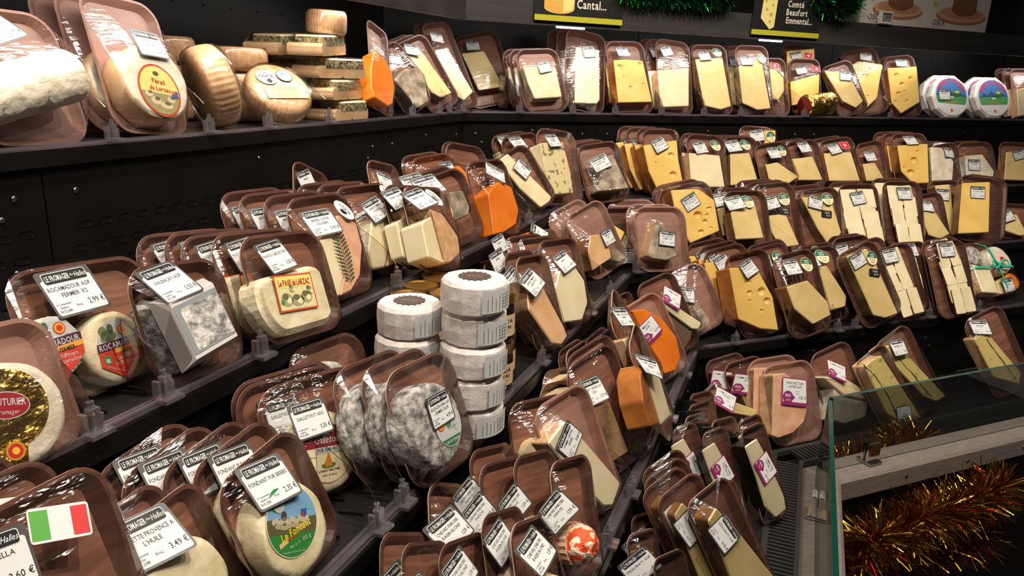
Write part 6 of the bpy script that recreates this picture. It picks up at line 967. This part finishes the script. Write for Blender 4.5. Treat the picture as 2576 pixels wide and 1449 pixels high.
# ------------------------------------------------------------------ settling: metres each thing slides (and lifts) on its shelf so that packs stand on the deck and lean on, not through, each other
SETTLE = {
    'cheese_pack': (0, 0, 0.0029), 'cheese_pack.001': (0, 0, 0.0031), 'cheese_pack.002': (0, 0, 0.0032), 'cheese_pack.003': (0, 0, 0.0051), 'cheese_pack.004': (0, 0, 0.005), 'cheese_pack.005': (0, 0, 0.0049),
    'cheese_pack.006': (0.0017, 0.0016, 0.0121), 'cheese_pack.007': (0, 0, 0.0156), 'cheese_pack.008': (0, 0, 0.0141), 'cheese_pack.009': (-0.0037, -0.0017, 0.0141), 'cheese_pack.010': (-0.009, -0.0037, 0.0138), 'cheese_pack.011': (0.0006, 0.0003, 0.0066),
    'cheese_pack.012': (0, 0, 0.0067), 'cheese_pack.013': (0, 0, 0.0109), 'cheese_pack.014': (0, 0, 0.0102), 'cheese_pack.015': (-0.0055, -0.0045, 0.0038), 'cheese_pack.016': (0, 0, 0.0041), 'cheese_pack.017': (0, 0, 0.0036),
    'cheese_pack.018': (0.0044, 0.0055, 0.0073), 'cheese_pack.019': (0, 0.002, 0.0076), 'cheese_pack.020': (0, 0, 0.0073), 'cheese_pack.021': (0.001, -0.0011, 0.0026), 'cheese_pack.022': (0, 0, 0.002), 'cheese_pack.023': (0, 0, 0.0041),
    'cheese_pack.024': (0, 0, 0.0037), 'cheese_pack.025': (0, 0, 0.0039), 'cheese_pack.026': (0, 0, 0.0019), 'cheese_pack.027': (0, 0, 0.0016), 'cheese_pack.028': (-0.0031, -0.0126, 0.0015), 'cheese_pack.029': (0.0043, 0.0256, 0.001),
    'cheese_pack.030': (0.0039, 0.0224, 0.0011), 'cheese_pack.031': (0.0027, 0.0102, 0.0021), 'cheese_pack.032': (0, 0, 0.0019), 'cheese_pack.033': (0, 0.0006, 0.0017), 'cheese_pack.034': (0, 0, 0.0131), 'cheese_pack.035': (0, 0, 0.0101),
    'cheese_pack.036': (0, 0, 0.0098), 'cheese_pack.037': (0, 0, 0.0053), 'cheese_pack.038': (0, 0, 0.0052), 'cheese_pack.039': (0, 0, 0.0018), 'cheese_pack.040': (0, 0, 0.0015), 'cheese_pack.041': (0, 0, 0.0018),
    'cheese_pack.042': (-0.0006, 0.0014, 0.0042), 'cheese_pack.043': (0, 0, 0.0041), 'cheese_pack.044': (-0.0113, 0.0104, 0.0057), 'cheese_pack.045': (0.0104, 0.0946, 0.005), 'cheese_pack.046': (0.0019, 0.0913, 0.0051), 'cheese_pack.047': (0.0017, 0.088, 0.0046),
    'cheese_pack.048': (-0.0058, 0.0003, 0.0012), 'cheese_pack.049': (0, 0, 0.0011), 'cheese_pack.050': (0, 0, 0.0013), 'cheese_pack.051': (0, 0, 0.0011), 'cheese_pack.052': (-0.0146, 0.0008, 0.003), 'cheese_pack.053': (-0.0075, 0.0018, 0.0027),
    'cheese_pack.054': (0.0102, 0.0159, 0.0011), 'cheese_pack.055': (0.0075, 0.0127, 0.001), 'cheese_pack.056': (0, 0.0091, 0.0011), 'cheese_pack.057': (0.0045, -0.0185, 0.0049), 'cheese_pack.058': (0, 0, 0.0028), 'cheese_pack.059': (-0.006, 0.0013, 0.004),
    'cheese_pack.060': (0, 0, 0.0039), 'cheese_pack.061': (-0.0032, -0.0007, 0.0058), 'cheese_pack.062': (0, 0, 0.0055), 'cheese_pack.063': (0.0148, -0.0003, 0.0056), 'cheese_pack.064': (-0.006, 0.0019, 0.0027), 'cheese_pack.065': (-0, 0.0001, 0.003),
    'cheese_pack.066': (0, 0, 0.0027), 'cheese_pack.067': (0.006, -0.0014, 0.0016), 'cheese_pack.068': (0, 0, 0.0016), 'cheese_pack.069': (0, 0, 0.0022), 'cheese_pack.070': (0, 0, 0.0025), 'cheese_pack.071': (0, 0, 0.0017),
    'cheese_pack.072': (-0.0055, -0.0074, 0.002), 'cheese_pack.073': (-0.0005, -0.0114, 0.0021), 'cheese_pack.074': (0.0013, 0.0262, 0.0017), 'cheese_pack.075': (-0.0026, 0.0058, 0.0015), 'cheese_pack.076': (-0.0297, 0.0253, 0.0014), 'cheese_pack.077': (0.0033, -0.0123, 0.0131),
    'cheese_pack.078': (-0.0025, -0.0152, 0.0124), 'cheese_pack.079': (-0.012, 0.0261, 0.0082), 'cheese_pack.080': (-0.0015, 0.022, 0.0083), 'cheese_pack.081': (0.0031, -0.0137, 0.0013), 'cheese_pack.082': (0.0098, 0.0073, 0.001), 'cheese_pack.083': (-0.0039, 0.0146, 0.0037),
    'cheese_pack.084': (0.011, 0.0157, 0.0039), 'cheese_pack.085': (0.0019, 0.014, 0.0035), 'cheese_pack.086': (0.016, -0.0012, 0.0046), 'cheese_pack.087': (0.0141, 0.0188, 0.0048), 'cheese_pack.088': (0.0053, -0.0015, 0.002), 'cheese_pack.089': (0, 0, 0.0022),
    'cheese_pack.090': (-0.0102, -0.0072, 0.0014), 'cheese_pack.091': (-0.0028, 0.0088, 0.001), 'cheese_pack.092': (0.0103, 0.0068, 0.0043), 'cheese_pack.093': (0.0027, -0.0227, 0.003), 'cheese_pack.094': (-0.004, -0.0099, 0.0046), 'cheese_pack.095': (0.0253, -0.0255, 0.0044),
    'cheese_pack.096': (0, 0, 0.0017), 'cheese_pack.097': (-0.0133, -0.0017, 0.0177), 'cheese_pack.098': (0, 0.0073, 0.0107), 'cheese_pack.099': (0.0035, -0.1098, 0.0051), 'cheese_pack.100': (0.0043, -0.1135, 0.0051), 'cheese_pack.101': (-0.0092, -0.007, 0.006),
    'cheese_pack.102': (-0.0114, 0.0101, 0.006), 'cheese_pack.103': (-0.0011, 0.0051, 0.0061), 'cheese_pack.104': (-0.006, 0.0012, 0.0057), 'cheese_pack.105': (0.0195, -0.024, 0.0061), 'cheese_pack.106': (0.0037, 0.0145, 0.0062), 'cheese_pack.107': (0.0266, 0.0171, 0.0062),
    'cheese_pack.108': (0.001, -0.0004, 0.0055), 'cheese_pack.109': (0.0225, -0.001, 0.0052), 'cheese_pack.110': (0, 0, 0.0029), 'cheese_pack.111': (0, 0, 0.0032), 'cheese_pack.112': (-0.0075, -0.0067, 0.0152), 'cheese_pack.113': (0.0058, -0.0056, 0.008),
    'cheese_pack.114': (-0.0115, 0.0348, 0.0074), 'cheese_pack.115': (0.0016, 0.0128, 0.0019), 'cheese_pack.116': (-0.0003, 0.0009, 0.0049), 'cheese_pack.117': (0.0186, -0.0052, 0.0051), 'cheese_pack.118': (-0.0037, -0.0112, 0.0145), 'cheese_pack.119': (0.0037, 0.0055, 0.0157),
    'cheese_pack.120': (0, 0, 0.0149), 'cheese_pack.121': (0.0108, 0.0054, 0.0093), 'cheese_pack.122': (-0.0109, 0.0003, 0.002), 'cheese_pack.123': (0, 0, 0.0018), 'cheese_pack.124': (0, -0.0416, 0.0047), 'cheese_pack.125': (0.0008, -0.0439, 0.0044),
    'cheese_pack.126': (0, 0, 0.0133), 'cheese_pack.127': (0, 0, 0.0027), 'cheese_pack.128': (0, 0, 0.0048), 'cheese_pack.129': (0, -0.001, 0.0046), 'cheese_pack.130': (0, 0, 0.0057), 'cheese_pack.131': (0.0038, 0.0158, 0.005),
    'cheese_pack.132': (-0.0033, 0.0033, 0.005), 'cheese_pack.133': (-0.001, 0.001, 0.006), 'cheese_pack.134': (0, 0, 0.0051), 'cheese_pack.135': (0, 0, 0.0021), 'cheese_pack.136': (0, 0, 0.002), 'cheese_pack.137': (0, 0, 0.0022),
    'cheese_pack.138': (0, 0, 0.0022), 'cheese_pack.139': (-0.0133, 0.015, 0.0021), 'cheese_pack.140': (-0.0093, 0.0134, 0.0023), 'cheese_pack.141': (-0.0071, 0.0101, 0.0015), 'cheese_pack.142': (0.0129, -0.0143, 0.0061), 'cheese_pack.143': (0.0167, -0.0163, 0.0055),
    'cheese_pack.144': (-0.0115, -0.0056, 0.0065), 'cheese_pack.145': (0, 0, 0.0067), 'cheese_pack.146': (0.0115, 0.0056, 0.0016), 'cheese_pack.147': (0, 0, 0.0033), 'cheese_pack.148': (0, 0, 0.0029), 'cheese_pack.149': (0, 0, 0.0171),
    'cheese_pack.150': (0, 0, 0.0079), 'cheese_pack.151': (0, 0, 0.0077), 'cheese_pack.152': (0, 0, 0.0083), 'cheese_pack.153': (0, 0, 0.0134), 'cheese_pack.154': (0.0004, -0.0107, 0.0014), 'cheese_pack.155': (-0.0072, -0.0062, 0.0015),
    'cheese_pack.156': (-0.0147, -0.0017, 0.0012), 'cheese_pack.157': (0.001, 0.0088, 0.0028), 'cheese_pack.158': (-0.0029, 0.0001, 0.0025), 'cheese_pack.159': (-0.0173, -0.0009, 0.0026), 'cheese_pack.160': (0, 0, 0.0039), 'cheese_pack.161': (0.0058, 0.0146, 0.0033),
    'cheese_pack.162': (0.0078, 0.0128, 0.004), 'cheese_pack.163': (0.004, 0.0047, 0.0041), 'cheese_pack.164': (0.0047, 0.0048, 0.004), 'cheese_pack.165': (0.0093, -0.0193, 0.004), 'cheese_pack.166': (0.0161, -0.0243, 0.004), 'cheese_pack.167': (0.0364, -0.0239, 0.0033),
    'cheese_pack.168': (0.0009, -0.0283, 0.0023), 'cheese_pack.169': (0.0006, -0.0357, 0.0023), 'cheese_pack.170': (-0.0078, -0.0533, 0.0024), 'cheese_pack.171': (-0.0218, 0.0014, 0.0025), 'cheese_pack.172': (0.0144, -0.0209, 0.0035), 'cheese_pack.173': (0.0395, -0.0083, 0.0035),
    'cheese_pack.174': (0.0098, 0.003, 0.0023), 'cheese_pack.175': (0.0017, -0.0042, 0.0024), 'cheese_pack.176': (0.0217, 0.0002, 0.0021), 'cheese_pack.177': (0.0472, -0.0056, 0.0116), 'cheese_pack.178': (0.1179, 0.0641, 0.0114), 'cheese_pack.179': (-0.042, -0.0604, 0.0084),
    'cheese_pack.180': (0.0274, 0.0171, 0.0079), 'cheese_pack.181': (0.0262, 0.0501, 0.0049), 'cheese_pack.182': (0.0172, -0.0168, 0.0036), 'cheese_pack.183': (-0.0118, 0.0112, 0.0077), 'cheese_pack.184': (0.0247, 0.0202, 0.0076), 'cheese_pack.185': (0.0129, -0.0127, 0.0084),
    'cheese_pack.186': (-0.0025, 0.0194, 0.0195), 'cheese_pack.187': (-0, 0.0001, 0.0127), 'cheese_pack.188': (0.0064, -0.0092, 0.0029), 'cheese_pack.189': (0.0123, -0.009, 0.0031), 'cheese_pack.190': (0.0231, -0.0231, 0.0026), 'cheese_pack.191': (0, 0, 0.0048),
    'cheese_pack.192': (0, 0, 0.0074), 'cheese_pack.193': (0.0085, 0.0055, 0.0069), 'cheese_pack.194': (0.0059, -0.0133, 0.0069), 'cheese_pack.195': (0.045, 0.0058, 0.0069), 'cheese_pack.196': (0.0025, -0.0028, 0.01), 'cheese_pack.197': (0.0221, 0.0059, 0.0101),
    'cheese_pack.198': (0.007, -0.0365, 0.0096), 'cheese_pack.199': (-0.0856, -0.0887, 0.01), 'cheese_pack.200': (0.0251, -0.009, 0.015), 'cheese_pack.201': (-0.0057, -0.1037, 0.0152), 'cheese_pack.202': (0.0491, -0.1407, 0.0147), 'cheese_pack.203': (-0.0151, -0.1028, 0.0056),
    'cheese_pack.204': (0.0872, -0.1037, 0.0062), 'cheese_pack.205': (0.1337, -0.0843, 0.0058), 'cheese_pack.206': (0.0454, 0.013, 0.0022), 'cheese_pack.207': (0.0561, 0.0168, 0.002), 'cheese_pack.208': (0.003, -0.0179, 0.0027), 'cheese_pack.209': (0.0539, -0.0142, 0.0023),
    'cheese_pack.210': (-0.0097, -0.0551, 0.0024), 'cheese_pack.211': (-0.0263, -0.0444, 0.0025), 'cheese_pack.212': (0.0009, -0.0102, 0.0097), 'cheese_pack.213': (0.0009, -0.0098, 0.0097), 'cheese_pack.214': (0.0106, -0.0098, 0.0094), 'cheese_pack.215': (0.0781, 0.0207, 0.0092),
    'cheese_pack.216': (0.0966, -0.0246, 0.0093), 'cheese_pack.217': (0, 0, 0.0031), 'cheese_pack.218': (0.0205, -0.0228, 0.0051), 'cheese_pack.219': (0.0608, -0.016, 0.005), 'cheese_pack.220': (0.0731, 0.0442, 0.0039), 'cheese_pack.221': (0.0255, -0.0101, 0.0022),
    'cheese_pack.222': (0.0773, -0, 0.0019), 'cheese_pack.223': (0.0096, -0.0264, 0.0027), 'cheese_pack.224': (0.0523, 0.0575, 0.0024), 'cheese_pack.225': (-0.0004, -0.0008, 0.0033), 'cheese_pack.226': (0.0388, 0.0086, 0.0031), 'cheese_pack.227': (0, 0, 0.0015),
    'ewe_cheese_wheel': (0, 0, 0.0026), 'ewe_cheese_wheel.001': (0.0075, -0.013, 0.0014), 'ewe_cheese_wheel.002': (0.0045, -0.005, -0.0022), 'ewe_cheese_wheel.003': (0.0045, -0.005, -0.0022), 'ewe_cheese_wheel.004': (0.0045, -0.005, -0.0022), 'ewe_cheese_wheel.005': (-0.0213, 0.0037, -0.0002),
    'ewe_cheese_wheel.006': (-0.0213, 0.0037, -0.0002), 'ewe_cheese_wheel.007': (-0.0213, 0.0037, -0.0002), 'ewe_cheese_wheel.008': (-0.0104, -0.0094, -0.0025), 'gift_plate': (0, -0.0045, -0.0025), 'gold_foil_roll': (-0.0002, -0.0038, 0.0062), 'herb_cheese': (-0.0104, -0.0094, -0.0025),
    'herb_cheese.001': (-0.0104, -0.0094, -0.0025), 'herb_cheese.002': (-0.0104, -0.0094, -0.0025), 'herb_cheese.003': (-0.0104, -0.0094, -0.0025), 'herb_cheese.004': (0.0093, 0.0143, -0.0025), 'herb_cheese.005': (0.0093, 0.0143, -0.0025), 'herb_cheese.006': (0.0093, 0.0143, -0.0025),
    'herb_cheese.007': (0.0093, 0.0143, -0.0025), 'jam_jar': (-0.0106, -0.02, -0.0005), 'jam_jar.001': (-0.0106, -0.02, -0.0005), 'jam_jar.002': (-0.017, -0.0156, -0.0005), 'jam_jar.003': (-0.017, -0.0156, -0.0005), 'jam_jar.004': (-0.0015, -0.0047, -0.0005),
    'jam_jar.005': (-0.0015, -0.0047, -0.0005), 'jam_jar.006': (-0.0057, 0.0041, -0.0005), 'jam_jar.007': (-0.0057, 0.0041, -0.0005), 'jam_jar.010': (-0.0195, -0.0291, -0.0005), 'jam_jar.011': (-0.0195, -0.0291, -0.0005), 'jam_jar.012': (0.014, 0.0182, 0.0005),
    'paper_wrapped_cheese': (0.0169, 0.0074, 0.0005), 'paper_wrapped_cheese.001': (0.0169, 0.0074, 0.0005), 'paper_wrapped_cheese.002': (0.0169, 0.0074, 0.0005), 'paper_wrapped_cheese.003': (0.0169, 0.0074, 0.0005), 'paper_wrapped_cheese.004': (0.0169, 0.0074, 0.0005), 'paper_wrapped_cheese.005': (0.018, 0.0122, 0.0005),
    'paper_wrapped_cheese.006': (0.018, 0.0122, 0.0005), 'paper_wrapped_cheese.007': (0.018, 0.0122, 0.0005), 'paper_wrapped_cheese.008': (0.018, 0.0122, 0.0005), 'wrapped_round': (0, 0, -0.0025), 'wrapped_round.001': (0, 0, -0.0025), 'wrapped_round.002': (0, 0, -0.0025),
    'wrapped_round.003': (0, 0, -0.0025),
}
for k_, d_ in SETTLE.items(): o_ = bpy.data.objects[k_]; o_.location += Vector(d_)
